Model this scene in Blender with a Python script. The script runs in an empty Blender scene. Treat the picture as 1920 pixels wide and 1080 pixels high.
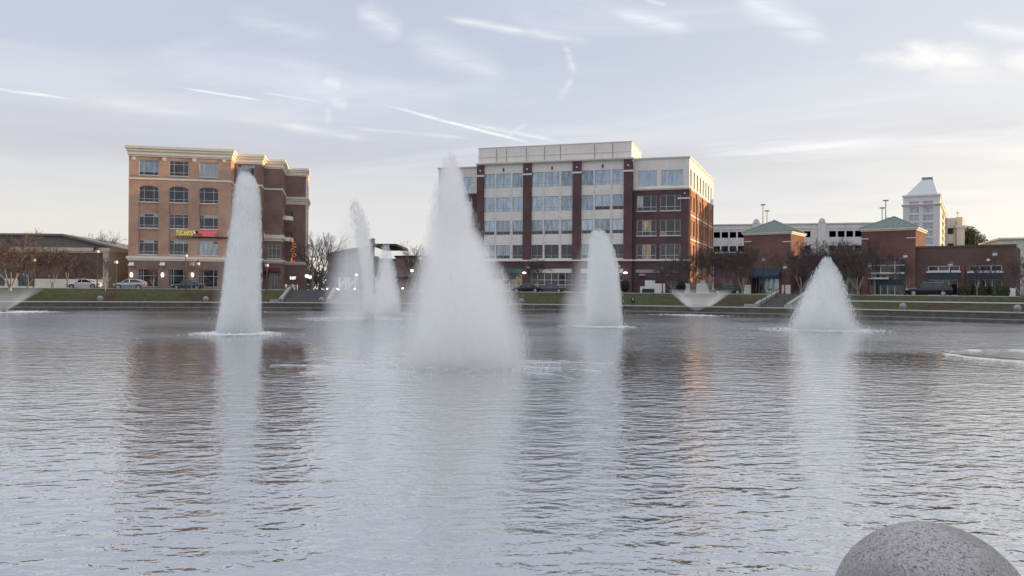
import bpy, bmesh, math, random
from mathutils import Vector, Matrix
from math import radians as R, sin, cos, pi, sqrt
random.seed(7)
SC = bpy.context.scene
COL = SC.collection
F = 1500.0; CX = 960.0; CY = 540.0; EYE = 2.65
ROLL = 0.0073; HC = 547.0       # the picture's horizon: its row in the middle column and its slope
def hy(px): return HC + ROLL * (px - CX)
# the picture's focal length in its own pixels, eye height over the lake

# ------------------------------------------------------------------ camera
cam_d = bpy.data.cameras.new('camera'); cam = bpy.data.objects.new('camera', cam_d); COL.objects.link(cam)
cam_d.sensor_width = 36; cam_d.lens = 36 * F / 1920
cam_d.clip_start = 0.1; cam_d.clip_end = 4000
cam_d.shift_y = (HC - CY) / 1920
cam.matrix_world = Matrix.Translation((0, 0, EYE)) @ Matrix.Rotation(R(90), 4, 'X') @ Matrix.Rotation(math.atan(ROLL), 4, 'Z')
SC.camera = cam

# ------------------------------------------------------------------ sun, exposure, render
SUN_AZ = 82.6      # degrees clockwise from +Y (the view direction)
SUN_EL = 5.8
sun_d = bpy.data.lights.new('sun', 'SUN'); sun = bpy.data.objects.new('sun', sun_d); COL.objects.link(sun)
sun_d.energy = 4.2; sun_d.angle = R(0.6); sun_d.color = (1.0, 0.69, 0.36)
sv = Vector((sin(R(SUN_AZ)) * cos(R(SUN_EL)), cos(R(SUN_AZ)) * cos(R(SUN_EL)), sin(R(SUN_EL))))
sun.rotation_euler = sv.to_track_quat('Z', 'Y').to_euler(); sun.location = (60, 20, 60)
SC.view_settings.view_transform = 'Standard'; SC.view_settings.look = 'None'
SC.view_settings.exposure = 0.36; SC.view_settings.gamma = 1.0; SC.view_settings.use_curve_mapping = False
SC.cycles.volume_bounces = 16; SC.cycles.diffuse_bounces = 8; SC.cycles.max_bounces = 20
SC.cycles.transparent_max_bounces = 24; SC.cycles.volume_step_rate = 0.35; SC.cycles.volume_max_steps = 128
SC.cycles.caustics_reflective = False; SC.cycles.caustics_refractive = False

# ------------------------------------------------------------------ node helper
class NT:
    def __init__(s, tree): s.t = tree; s.n = tree.nodes; s.l = tree.links
    def new(s, kind, **kw):
        n = s.n.new(kind)
        for k, v in kw.items(): setattr(n, k, v)
        return n
    def put(s, sock, v):
        if hasattr(v, 'links'): s.l.new(v, sock)
        elif v is not None: sock.default_value = v
    def math(s, op, a, b=None, c=None, clamp=False):
        n = s.new('ShaderNodeMath', operation=op, use_clamp=clamp)
        s.put(n.inputs[0], a)
        if b is not None: s.put(n.inputs[1], b)
        if c is not None: s.put(n.inputs[2], c)
        return n.outputs[0]
    def vmath(s, op, a, b=None, out=0, scale=None):
        n = s.new('ShaderNodeVectorMath', operation=op)
        s.put(n.inputs[0], a)
        if b is not None: s.put(n.inputs[1], b)
        if scale is not None: s.put(n.inputs['Scale'], scale)
        return n.outputs['Value'] if out == 'v' else n.outputs[0]
    def mix(s, f, a, b, mode='MIX'):
        n = s.new('ShaderNodeMix', data_type='RGBA', blend_type=mode)
        s.put(n.inputs[0], f); s.put(n.inputs[6], a); s.put(n.inputs[7], b)
        return n.outputs[2]
    def ramp(s, f, stops, interp='LINEAR'):
        n = s.new('ShaderNodeValToRGB'); cr = n.color_ramp; cr.interpolation = interp
        while len(cr.elements) < len(stops): cr.elements.new(0.5)
        for e, (p, c) in zip(cr.elements, stops):
            e.position = p; e.color = (c, c, c, 1) if isinstance(c, (int, float)) else (*c, 1)
        s.put(n.inputs[0], f); return n.outputs[0]
    def noise(s, vec, scale, detail=3, rough=0.55, dist=0.0, out=0):
        n = s.new('ShaderNodeTexNoise'); s.put(n.inputs['Vector'], vec)
        n.inputs['Scale'].default_value = scale; n.inputs['Detail'].default_value = detail
        n.inputs['Roughness'].default_value = rough; n.inputs['Distortion'].default_value = dist
        return n.outputs[out]
    def mapr(s, v, a, b, c=0.0, d=1.0, smooth=True):
        n = s.new('ShaderNodeMapRange', interpolation_type='SMOOTHSTEP' if smooth else 'LINEAR')
        s.put(n.inputs[0], v); n.inputs[1].default_value = a; n.inputs[2].default_value = b
        n.inputs[3].default_value = c; n.inputs[4].default_value = d
        return n.outputs[0]
    def xyz(s, x, y, z):
        n = s.new('ShaderNodeCombineXYZ'); s.put(n.inputs[0], x); s.put(n.inputs[1], y); s.put(n.inputs[2], z); return n.outputs[0]
    def sep(s, v):
        n = s.new('ShaderNodeSeparateXYZ'); s.put(n.inputs[0], v); return n.outputs
    def pos(s): return s.new('ShaderNodeNewGeometry').outputs['Position']

# ------------------------------------------------------------------ sky
world = bpy.data.worlds.new('World'); SC.world = world; world.use_nodes = True
w = NT(world.node_tree); w.n.clear()
D = w.vmath('NORMALIZE', w.new('ShaderNodeTexCoord').outputs['Generated'])
sx, sy, sz = w.sep(D)
sky = w.new('ShaderNodeTexSky', sky_type='NISHITA'); sky.sun_disc = False
sky.sun_elevation = R(SUN_EL); sky.sun_rotation = R(SUN_AZ); sky.air_density = 1.0; sky.dust_density = 1.6; sky.ozone_density = 1.2
nish = w.mix(1.0, sky.outputs[0], (0.11, 0.11, 0.11, 1), 'MULTIPLY')
el = w.math('MAXIMUM', sz, 0.0)
warp = w.noise(w.xyz(w.math('MULTIPLY', sx, 1.2), w.math('MULTIPLY', sy, 1.2), w.math('MULTIPLY', sz, 9)), 1.6, 4, 0.6)
elw = w.math('ADD', el, w.math('MULTIPLY', w.math('SUBTRACT', warp, 0.5), w.math('MULTIPLY', w.mapr(el, 0.02, 0.16), 0.06)))
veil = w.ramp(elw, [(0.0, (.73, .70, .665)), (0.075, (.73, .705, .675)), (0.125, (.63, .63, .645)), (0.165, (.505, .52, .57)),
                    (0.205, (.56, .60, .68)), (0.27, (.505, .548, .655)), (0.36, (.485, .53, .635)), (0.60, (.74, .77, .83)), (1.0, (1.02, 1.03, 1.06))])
# brighter and creamier towards the low sun
az = w.vmath('DOT_PRODUCT', w.vmath('NORMALIZE', w.xyz(sx, sy, 0.0)), (sin(R(SUN_AZ)), cos(R(SUN_AZ)), 0), out='v')
glow = w.math('MULTIPLY', w.mapr(az, 0.05, 1.0), w.mapr(el, 0.62, 0.0))
veil = w.mix(w.math('MULTIPLY', glow, 0.75), veil, (1.02, .965, .89, 1))
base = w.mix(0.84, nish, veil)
# thin cirrus on a flat layer overhead
zz = w.math('ADD', el, 0.09)
lu = w.math('DIVIDE', sx, zz); lv = w.math('DIVIDE', sy, zz)
rot = 0.42
ru = w.math('ADD', w.math('MULTIPLY', lu, cos(rot)), w.math('MULTIPLY', lv, -sin(rot)))
rv = w.math('ADD', w.math('MULTIPLY', lu, sin(rot)), w.math('MULTIPLY', lv, cos(rot)))
c1 = w.noise(w.xyz(w.math('MULTIPLY', ru, .30), w.math('MULTIPLY', rv, 1.1), 2.3), 1.0, 8, 0.62, 0.9)
c2 = w.noise(w.xyz(w.math('MULTIPLY', lu, .5), w.math('MULTIPLY', lv, .22), 7.7), 1.0, 5, 0.55, 0.4)
cm = w.math('MULTIPLY', w.mapr(c1, .45, .78), w.mapr(c2, .36, .66))
cirr = w.mix(glow, (.74, .75, .82, 1), (.97, .90, .80, 1))
base = w.mix(w.math('MULTIPLY', cm, w.math('MULTIPLY', w.mapr(el, 0.03, 0.14), .95)), base, cirr)
grey = w.noise(w.xyz(w.math('MULTIPLY', sx, 1.3), w.math('MULTIPLY', sy, 1.3), w.math('MULTIPLY', sz, 14)), 1.5, 5, 0.55, 0.3)
base = w.mix(w.math('MULTIPLY', w.mapr(grey, .46, .70), w.math('MULTIPLY', w.mapr(el, .015, .09), w.mapr(el, .30, .16))), base, (.60, .60, .635, 1))
# condensation trails: long straight streaks at fixed places of the sky
ysafe = w.math('MAXIMUM', sy, 0.05)
k0 = w.math('DIVIDE', sx, ysafe); m0 = w.math('DIVIDE', sz, ysafe)
wob = w.noise(w.xyz(k0, w.math('MULTIPLY', m0, 2), 0), 9, 4, 0.6, 0.0)
m0 = w.math('ADD', m0, w.math('MULTIPLY', w.math('SUBTRACT', wob, .5), .006))
k0 = w.math('ADD', k0, w.math('MULTIPLY', w.math('SUBTRACT', w.noise(w.xyz(k0, m0, 5), 11, 3), .5), .012))
P = w.xyz(k0, m0, 0.0)
def pt(x, y): return ((x - CX) / F, (hy(x) - y) / F, 0.0)
trails = [((-200, 140), (160, 189), 4, .75), ((150, 187), (420, 224), 11, .32), ((380, 214), (760, 268), 9, .25),
          ((325, 163), (500, 191), 3, .55), ((470, 172), (620, 194), 3, .3), ((490, 229), (705, 264), 9, .75), ((560, 243), (660, 259), 6, .5),
          ((700, 192), (1015, 274), 4, .8), ((860, 228), (1060, 268), 5, .4), ((620, 235), (900, 262), 5, .35), ((815, 30), (1010, 66), 9, .42),
          ((960, 55), (1120, 84), 11, .3), ((1055, 72), (1074, 142), 8, .38), ((1074, 142), (1042, 190), 8, .30), ((940, 262), (990, 228), 6, .3),
          ((600, 150), (640, 160), 14, .25), ((612, 190), (655, 196), 11, .3), ((612, 195), (612, 240), 9, .2),
          ((655, 10), (760, 70), 26, .35), ((740, 60), (960, 155), 34, .26), ((400, 20), (640, 78), 22, .22), ((1130, 18), (1310, 62), 16, .4),
          ((1360, -20), (1560, 82), 30, .42), ((1790, 40), (1960, 72), 18, .4), ((1200, 0), (1250, 10), 6, .5)]
streak = w.mapr(w.noise(w.xyz(w.math('MULTIPLY', k0, 6), w.math('MULTIPLY', m0, 60), 1.0), 1.0, 5, .65), .30, .62, .25, 1.15)
tm = None
for (a, b, wd, st) in trails:
    A = pt(*a); B = pt(*b); ab = (B[0] - A[0], B[1] - A[1], 0); L2 = ab[0] ** 2 + ab[1] ** 2
    pa = w.vmath('SUBTRACT', P, A)
    t = w.math('DIVIDE', w.vmath('DOT_PRODUCT', pa, ab, out='v'), L2, clamp=True)
    d = w.vmath('LENGTH', w.vmath('SUBTRACT', pa, w.vmath('SCALE', ab, scale=t)), out='v')
    tp = w.math('MULTIPLY', w.mapr(t, 0.0, .3), w.mapr(t, 1.0, .75))
    wv = w.math('ADD', .5 * wd / F, w.math('MULTIPLY', tp, (.9 if wd > 7 else .4) * wd / F))
    mk = w.math('MULTIPLY', w.math('MULTIPLY', w.math('POWER', w.math('SUBTRACT', 1.0, w.math('DIVIDE', d, wv), clamp=True), .8 if wd < 7 else 1.4), tp), w.math('MULTIPLY', streak, st))
    tm = mk if tm is None else w.math('MAXIMUM', tm, mk)
# bright fair-weather clouds low towards the sun
def puff(cx, cy, rx, ry, st):
    q = w.vmath('DIVIDE', w.vmath('SUBTRACT', P, pt(cx, cy)), (rx / F, ry / F, 1))
    d = w.vmath('LENGTH', q, out='v')
    n = w.noise(w.xyz(k0, w.math('MULTIPLY', m0, 2.2), 3), 17, 5, 0.6, 0.5)
    return w.math('MULTIPLY', w.mapr(w.math('ADD', d, w.math('MULTIPLY', w.math('SUBTRACT', n, .5), 1.7)), 1.15, -0.1), st)
pf = w.math('MAXIMUM', puff(1745, 110, 120, 40, .75), puff(1940, 112, 80, 28, .6))
pf = w.math('MAXIMUM', pf, puff(1800, 140, 120, 26, .35))
front = w.mapr(sy, 0.2, 0.4)
base = w.mix(w.math('MULTIPLY', tm, front), base, (.86, .86, .87, 1))
base = w.mix(w.math('MULTIPLY', pf, front), base, (.90, .87, .83, 1))
bandm = w.math('MULTIPLY', w.math('MULTIPLY', w.mapr(elw, .125, .165), w.mapr(elw, .215, .185)), w.math('MULTIPLY', w.mapr(k0, .12, -.25), front))
base = w.mix(w.math('MULTIPLY', bandm, .6), base, (.50, .51, .56, 1))
bg = w.new('ShaderNodeBackground'); w.put(bg.inputs[0], base); bg.inputs[1].default_value = 1.0
wo = w.new('ShaderNodeOutputWorld'); w.l.new(bg.outputs[0], wo.inputs[0])
try: world.cycles.sampling_method = 'MANUAL'; world.cycles.sample_map_resolution = 512
except Exception: pass

# ------------------------------------------------------------------ materials
MATS = {}
def mat(name, col, rough=0.8, metal=0.0, var=0.12, scale=1.5, bump=0.0, bscale=20, spec=0.5, emit=0.0, coat=0.0, col2=None, grime=0.0):
    if name in MATS: return MATS[name]
    m = bpy.data.materials.new(name); m.use_nodes = True; t = NT(m.node_tree); b = m.node_tree.nodes['Principled BSDF']
    p = t.pos(); n = t.noise(p, scale, 5, 0.6)
    lo = tuple(c * (1 - var) for c in col); hi = tuple(min(1, c * (1 + var)) for c in (col2 or col))
    c = t.ramp(n, [(.3, lo), (.7, hi)])
    if grime:
        q = t.sep(p); g = t.noise(t.xyz(t.math('MULTIPLY', q[0], 1.5), t.math('MULTIPLY', q[1], 1.5), t.math('MULTIPLY', q[2], .18)), 1.0, 4, .6)
        c = t.mix(t.math('MULTIPLY', t.mapr(g, .5, .75), grime), c, (.18, .165, .15, 1))
    t.put(b.inputs['Base Color'], c)
    b.inputs['Roughness'].default_value = rough; b.inputs['Metallic'].default_value = metal
    b.inputs['Specular IOR Level'].default_value = spec; b.inputs['Coat Weight'].default_value = coat
    if emit: b.inputs['Emission Color'].default_value = (*col, 1); b.inputs['Emission Strength'].default_value = emit
    if bump:
        bn = t.new('ShaderNodeBump'); bn.inputs['Strength'].default_value = bump; bn.inputs['Distance'].default_value = .02
        t.put(bn.inputs['Height'], t.noise(p, bscale, 4, .6)); t.put(b.inputs['Normal'], bn.outputs[0])
    MATS[name] = m; return m
def brick_mat(name, c1, c2, mortar):
    m = bpy.data.materials.new(name); m.use_nodes = True; t = NT(m.node_tree); b = m.node_tree.nodes['Principled BSDF']
    p = t.sep(t.new('ShaderNodeTexCoord').outputs['Object'])
    br = t.new('ShaderNodeTexBrick'); t.put(br.inputs['Vector'], t.xyz(t.math('ADD', p[0], p[1]), p[2], 0.0))
    br.inputs['Color1'].default_value = (*c1, 1); br.inputs['Color2'].default_value = (*c2, 1); br.inputs['Mortar'].default_value = (*mortar, 1)
    br.inputs['Scale'].default_value = 1.0; br.inputs['Brick Width'].default_value = .22; br.inputs['Row Height'].default_value = .075; br.inputs['Mortar Size'].default_value = .008
    g = t.pos(); n = t.noise(g, .35, 5, .6); n2 = t.noise(g, 3.0, 3, .6)
    c = t.mix(t.mapr(n, .35, .68, 0, .6), br.outputs[0], (c1[0] * .62, c1[1] * .62, c1[2] * .66, 1))
    c = t.mix(t.mapr(n2, .45, .8, 0, .35), c, (*c2, 1))
    t.put(b.inputs['Base Color'], c); b.inputs['Roughness'].default_value = .88; b.inputs['Specular IOR Level'].default_value = .3
    bn = t.new('ShaderNodeBump'); bn.inputs['Distance'].default_value = .006; t.put(bn.inputs['Height'], br.outputs['Fac']); bn.invert = True
    t.put(b.inputs['Normal'], bn.outputs[0])
    MATS[name] = m; return m
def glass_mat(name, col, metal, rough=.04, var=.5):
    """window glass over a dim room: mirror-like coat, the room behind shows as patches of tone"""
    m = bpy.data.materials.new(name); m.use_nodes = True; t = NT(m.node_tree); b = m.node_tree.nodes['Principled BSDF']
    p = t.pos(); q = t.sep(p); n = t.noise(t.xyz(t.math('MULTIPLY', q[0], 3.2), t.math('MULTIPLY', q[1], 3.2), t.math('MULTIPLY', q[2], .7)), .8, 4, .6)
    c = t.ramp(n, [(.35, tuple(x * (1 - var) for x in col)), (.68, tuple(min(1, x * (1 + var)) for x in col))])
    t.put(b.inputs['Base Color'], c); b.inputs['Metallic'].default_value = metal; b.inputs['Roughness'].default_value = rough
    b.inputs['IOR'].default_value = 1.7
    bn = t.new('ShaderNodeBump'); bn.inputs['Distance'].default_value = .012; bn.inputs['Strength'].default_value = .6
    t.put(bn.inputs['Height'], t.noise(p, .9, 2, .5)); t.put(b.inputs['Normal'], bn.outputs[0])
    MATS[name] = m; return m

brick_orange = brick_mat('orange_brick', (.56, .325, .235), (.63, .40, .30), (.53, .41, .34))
brick_brown_shade = brick_mat('brown_shade_brick', (.28, .175, .16), (.34, .215, .19), (.29, .225, .20))  # brown brick; also painted shade on the left building's further sections
brick_plum = brick_mat('plum_brick', (.130, .074, .080), (.16, .095, .10), (.15, .105, .11))
brick_sunlit = brick_mat('sunlit_plum_brick', (.42, .20, .12), (.50, .26, .16), (.36, .24, .18))  # plum brick of the office side with low sunlight put into its colour
brick_red = brick_mat('red_brick', (.20, .098, .085), (.25, .13, .112), (.22, .155, .14))
brick_dull = brick_mat('dull_brick', (.145, .090, .082), (.19, .12, .105), (.16, .12, .11))
cream = mat('cream_stone', (.82, .76, .665), .8, var=.06, scale=.8, grime=.10)
cream_grey = mat('grey_stone', (.82, .785, .745), .8, var=.05, scale=.7, grime=.14)
precast = mat('precast_panel', (.84, .79, .765), .8, var=.06, scale=.5, grime=.16)
white_paint = mat('white_paint', (.80, .80, .80), .6, var=.04)
white_conc = mat('white_concrete', (.74, .735, .76), .8, var=.06, scale=.6, grime=.2)
mullion = mat('pale_metal', (.55, .57, .60), .45, .3, var=.04)
mull_white = mat('white_metal', (.70, .71, .74), .5, var=.04)
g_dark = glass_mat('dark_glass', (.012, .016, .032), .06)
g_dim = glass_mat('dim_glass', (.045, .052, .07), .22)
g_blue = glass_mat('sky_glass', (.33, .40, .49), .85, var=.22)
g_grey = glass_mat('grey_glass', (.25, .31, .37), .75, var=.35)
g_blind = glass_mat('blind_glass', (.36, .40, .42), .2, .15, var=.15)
g_warm = glass_mat('warm_glass', (.42, .33, .21), .1, .2, var=.6)  # warm tone also stands for sunlit fronts mirrored in the corner wing
copper = mat('green_copper', (.125, .160, .155), .55, .2, var=.12, scale=3)
zinc = mat('zinc_roof', (.50, .52, .56), .5, .25, var=.08)
dark_metal = mat('black_metal', (.025, .027, .03), .45, .3)
asphalt = mat('asphalt', (.055, .055, .058), .9, var=.2, scale=4)
concrete = mat('concrete', (.34, .33, .31), .85, var=.16, scale=2.5, bump=.3, grime=.25)
cap_stone = mat('cap_stone', (.60, .58, .545), .8, var=.1, scale=2)
wet_stone = mat('lake_wall_stone', (.115, .105, .095), .75, var=.35, scale=1.8, bump=.4, bscale=8)
ledge_stone = mat('ledge_stone', (.135, .125, .11), .8, var=.3, scale=1.5)
bark = mat('pale_bark', (.30, .26, .225), .9, var=.3, scale=5)
twig = mat('red_brown_twig', (.105, .078, .072), .9, var=.4, scale=2)
twig2 = mat('grey_twig', (.085, .07, .062), .9, var=.4, scale=2)
evergreen = mat('evergreen_leaf', (.022, .038, .018), .8, var=.5, scale=3, col2=(.05, .075, .03))
lamp_glow = mat('lamp_glow', (1.0, .93, .80), .5, emit=1.3)
lamp_globe = mat('lamp_globe', (.80, .78, .74), .4, emit=.0)
bright_lamp = mat('bright_lamp', (1.0, .95, .88), .5, emit=4)

# ------------------------------------------------------------------ object helpers
MESHES = {}
def obj(name, verts, faces, m, parent=None, smooth=False, mesh=None):
    if mesh is None:
        me = bpy.data.meshes.new(name); me.from_pydata([tuple(v) for v in verts], [], faces); me.update()
        if m: me.materials.append(m)
        if smooth: me.shade_smooth()
    else: me = mesh
    o = bpy.data.objects.new(name, me); COL.objects.link(o)
    if parent is not None: o.parent = parent
    return o
def tag(o, label=None, cat=None, group=None, kind=None):
    if label: o['label'] = label
    if cat: o['category'] = cat
    if group: o['group'] = group
    if kind: o['kind'] = kind
    return o
def thing(name, label, cat, loc=(0, 0, 0), rz=0.0, group=None):
    o = bpy.data.objects.new(name, None); COL.objects.link(o); o.empty_display_size = .3
    o.location = loc; o.rotation_euler = (0, 0, rz); return tag(o, label, cat, group)
def dup(o, loc=None, rz=None, label=None, scale=None):
    def rec(a, par):
        c = a.copy(); COL.objects.link(c); c.parent = par
        for ch in [x for x in a.children]: rec(ch, c)
        return c
    c = rec(o, None)
    if loc: c.location = loc
    if rz is not None: c.rotation_euler = (0, 0, rz)
    if label: c['label'] = label
    if scale: c.scale = scale if hasattr(scale, '__len__') else (scale,) * 3
    return c
class MB:
    """collects solids into one mesh"""
    def __init__(s): s.v = []; s.f = []
    def add(s, vs, fs):
        b = len(s.v); s.v += [tuple(v) for v in vs]; s.f += [tuple(i + b for i in f) for f in fs]; return s
    def box(s, x0, x1, y0, y1, z0, z1):
        vs = [(x, y, z) for z in (z0, z1) for y in (y0, y1) for x in (x0, x1)]
        return s.add(vs, [(0, 2, 3, 1), (4, 5, 7, 6), (0, 1, 5, 4), (2, 6, 7, 3), (0, 4, 6, 2), (1, 3, 7, 5)])
    def prism(s, poly, z0, z1):
        n = len(poly); vs = [(x, y, z0) for x, y in poly] + [(x, y, z1) for x, y in poly]
        return s.add(vs, [tuple(reversed(range(n))), tuple(range(n, 2 * n))] + [(i, (i + 1) % n, n + (i + 1) % n, n + i) for i in range(n)])
    def tube(s, p0, p1, r0, r1, n=8, caps=True):
        p0 = Vector(p0); p1 = Vector(p1); d = (p1 - p0)
        if d.length < 1e-6: return s
        d.normalize(); a = d.orthogonal().normalized(); b = d.cross(a)
        vs = [p0 + (a * cos(2 * pi * i / n) + b * sin(2 * pi * i / n)) * r0 for i in range(n)] + [p1 + (a * cos(2 * pi * i / n) + b * sin(2 * pi * i / n)) * r1 for i in range(n)]
        fs = [(i, (i + 1) % n, n + (i + 1) % n, n + i) for i in range(n)]
        if caps: fs += [tuple(reversed(range(n))), tuple(range(n, 2 * n))]
        return s.add(vs, fs)
    def lathe(s, prof, n=16, c=(0, 0)):
        vs = []; m = len(prof)
        for (r, z) in prof:
            for i in range(n): vs.append((c[0] + r * cos(2 * pi * i / n), c[1] + r * sin(2 * pi * i / n), z))
        fs = [(j * n + i, j * n + (i + 1) % n, (j + 1) * n + (i + 1) % n, (j + 1) * n + i) for j in range(m - 1) for i in range(n)]
        fs += [tuple(reversed(range(n))), tuple(range((m - 1) * n, m * n))]
        return s.add(vs, fs)
    def build(s, name, m, parent=None, smooth=False): return obj(name, s.v, s.f, m, parent, smooth)

UNIT = bpy.data.meshes.new('unit_box'); _b = MB().box(0, 1, 0, 1, 0, 1); UNIT.from_pydata(_b.v, [], _b.f); UNIT.update()
UM = {}
def ubox(name, m, parent, x0, x1, y0, y1, z0, z1):
    """a box that shares its mesh with all others of its material"""
    if m.name not in UM: me = UNIT.copy(); me.materials.append(m); UM[m.name] = me
    o = obj(name, None, None, None, parent, mesh=UM[m.name]); o.location = (x0, y0, z0); o.scale = (x1 - x0, y1 - y0, z1 - z0); return o

def gz(x, y):      # street level
    return max(2.52, min(2.72, 2.64 - .0016 * x))
# ------------------------------------------------------------------ terrain, lake and its edge
SHORE = [(-118, 78), (-90, 90), (-63, 97.5), (-39, 104), (-28, 105.5), (-12, 107), (3, 106.5), (14, 102), (25.6, 96), (37, 87.6), (43, 82), (48.5, 76.5),
         (58, 64), (66, 50), (70, 34), (68, 16), (56, 5), (38, 3.6), (15, 3.4), (0, 3.4), (-30, 3.4), (-75, 3.6), (-108, 8), (-126, 30), (-126, 65)]
def catmull(pts, k):
    out = []; n = len(pts)
    for i in range(n):
        p0, p1, p2, p3 = (Vector(pts[(i + j - 1) % n]) for j in range(4))
        for t in (j / k for j in range(k)):
            out.append(.5 * ((2 * p1) + (p2 - p0) * t + (2 * p0 - 5 * p1 + 4 * p2 - p3) * t * t + (3 * p1 - p0 - 3 * p2 + p3) * t ** 3))
    return out
SH = catmull(SHORE, 8); NS = len(SH)
NRM = []
for i in range(NS):
    t = (SH[(i + 1) % NS] - SH[i - 1]).normalized(); NRM.append(Vector((-t.y, t.x)))   # clockwise loop: left of travel is outside
def off(i, d): return SH[i % NS] + NRM[i % NS] * d
def loft(name, secs, m, kind='structure', smooth=False, rng=None):
    """secs: list of (offset, z or function)"""
    rng = rng or list(range(NS)) + [0]
    vs = []; fs = []; k = len(secs)
    for i in rng:
        for (d, z) in secs:
            p = off(i, d); vs.append((p.x, p.y, z(p.x, p.y) if callable(z) else z))
    for a in range(len(rng) - 1):
        for j in range(k - 1):
            fs.append((a * k + j, (a + 1) * k + j, (a + 1) * k + j + 1, a * k + j + 1))
    o = obj(name, vs, fs, m, None, smooth); o['kind'] = kind; return o
WALL_TOP = 1.05
loft('lake_ledge', [(-1.3, -1.0), (-1.3, .30), (-1.15, .36), (-.02, .38)], ledge_stone)
loft('lake_wall', [(-.02, -.5), (0.0, .95)], wet_stone)
cap = loft('wall_cap', [(.02, .90), (-.07, .95), (-.07, 1.05), (.42, 1.055), (.42, .9)], cap_stone)

def bank_mat():
    m = bpy.data.materials.new('lawn'); m.use_nodes = True; t = NT(m.node_tree); b = m.node_tree.nodes['Principled BSDF']
    p = t.pos(); n = t.noise(p, .16, 5, .65); n2 = t.noise(p, 2.5, 5, .7)
    g = t.ramp(n2, [(.25, (.03, .037, .018)), (.5, (.060, .070, .031)), (.75, (.135, .13, .07))])
    mulch = t.ramp(n2, [(.3, (.035, .022, .016)), (.7, (.10, .07, .05))])
    t.put(b.inputs['Base Color'], t.mix(t.mapr(n, .51, .58), g, mulch)); b.inputs['Roughness'].default_value = .95
    b.inputs['Specular IOR Level'].default_value = .15
    bn = t.new('ShaderNodeBump'); bn.inputs['Distance'].default_value = .08; t.put(bn.inputs['Height'], t.noise(p, 9, 4, .7)); t.put(b.inputs['Normal'], bn.outputs[0])
    return m
lawn = bank_mat()
def bz(f): return lambda x, y: WALL_TOP - .02 + (gz(x, y) - .1 - WALL_TOP + .02) * f
loft('promenade', [(.42, 1.02), (1.6, 1.03)], concrete)
loft('grass_bank', [(1.6, 1.028), (3.0, bz(.10)), (5, bz(.38)), (8, bz(.80)), (10.5, bz(.98)), (12, bz(1.03))], lawn, smooth=True)
_near = [i for i in range(NS) if SH[i].x > 30 and SH[i].y > 62]
loft('footpath', [(5.9, lambda x, y: bz(.50)(x, y) + .05), (6.5, lambda x, y: bz(.59)(x, y) + .05)], concrete, rng=_near)
loft('kerb', [(12, 1.0), (12, lambda x, y: gz(x, y) + .02), (12.25, lambda x, y: gz(x, y) + .02), (12.25, 1.0)], cap_stone)
loft('street', [(12.2, lambda x, y: gz(x, y) - .12), (21, lambda x, y: gz(x, y) - .12)], asphalt)
loft('pavement', [(21, 1.0), (21, lambda x, y: gz(x, y)), (34, lambda x, y: gz(x, y))], concrete)
# the land beyond, out to the horizon
gv = []; gf = []
rr = [30, 45, 70, 120, 220, 500, 1200, 3000]
rng = list(range(0, NS, 2))
for i in rng:
    for d in rr:
        p = off(i, d) if d < 50 else off(i, 45) + (off(i, 45) - Vector((0, 45))).normalized() * (d - 45)
        gv.append((p.x, p.y, gz(p.x, p.y) - .03 if d < 100 else 2.2))
k = len(rr); n = len(rng)
for a in range(n):
    for j in range(k - 1): gf.append((a * k + j, ((a + 1) % n) * k + j, ((a + 1) % n) * k + j + 1, a * k + j + 1))
ground = obj('ground', gv, gf, mat('distant_ground', (.11, .105, .08), .95, var=.3, scale=.05)); ground['kind'] = 'structure'

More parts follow.
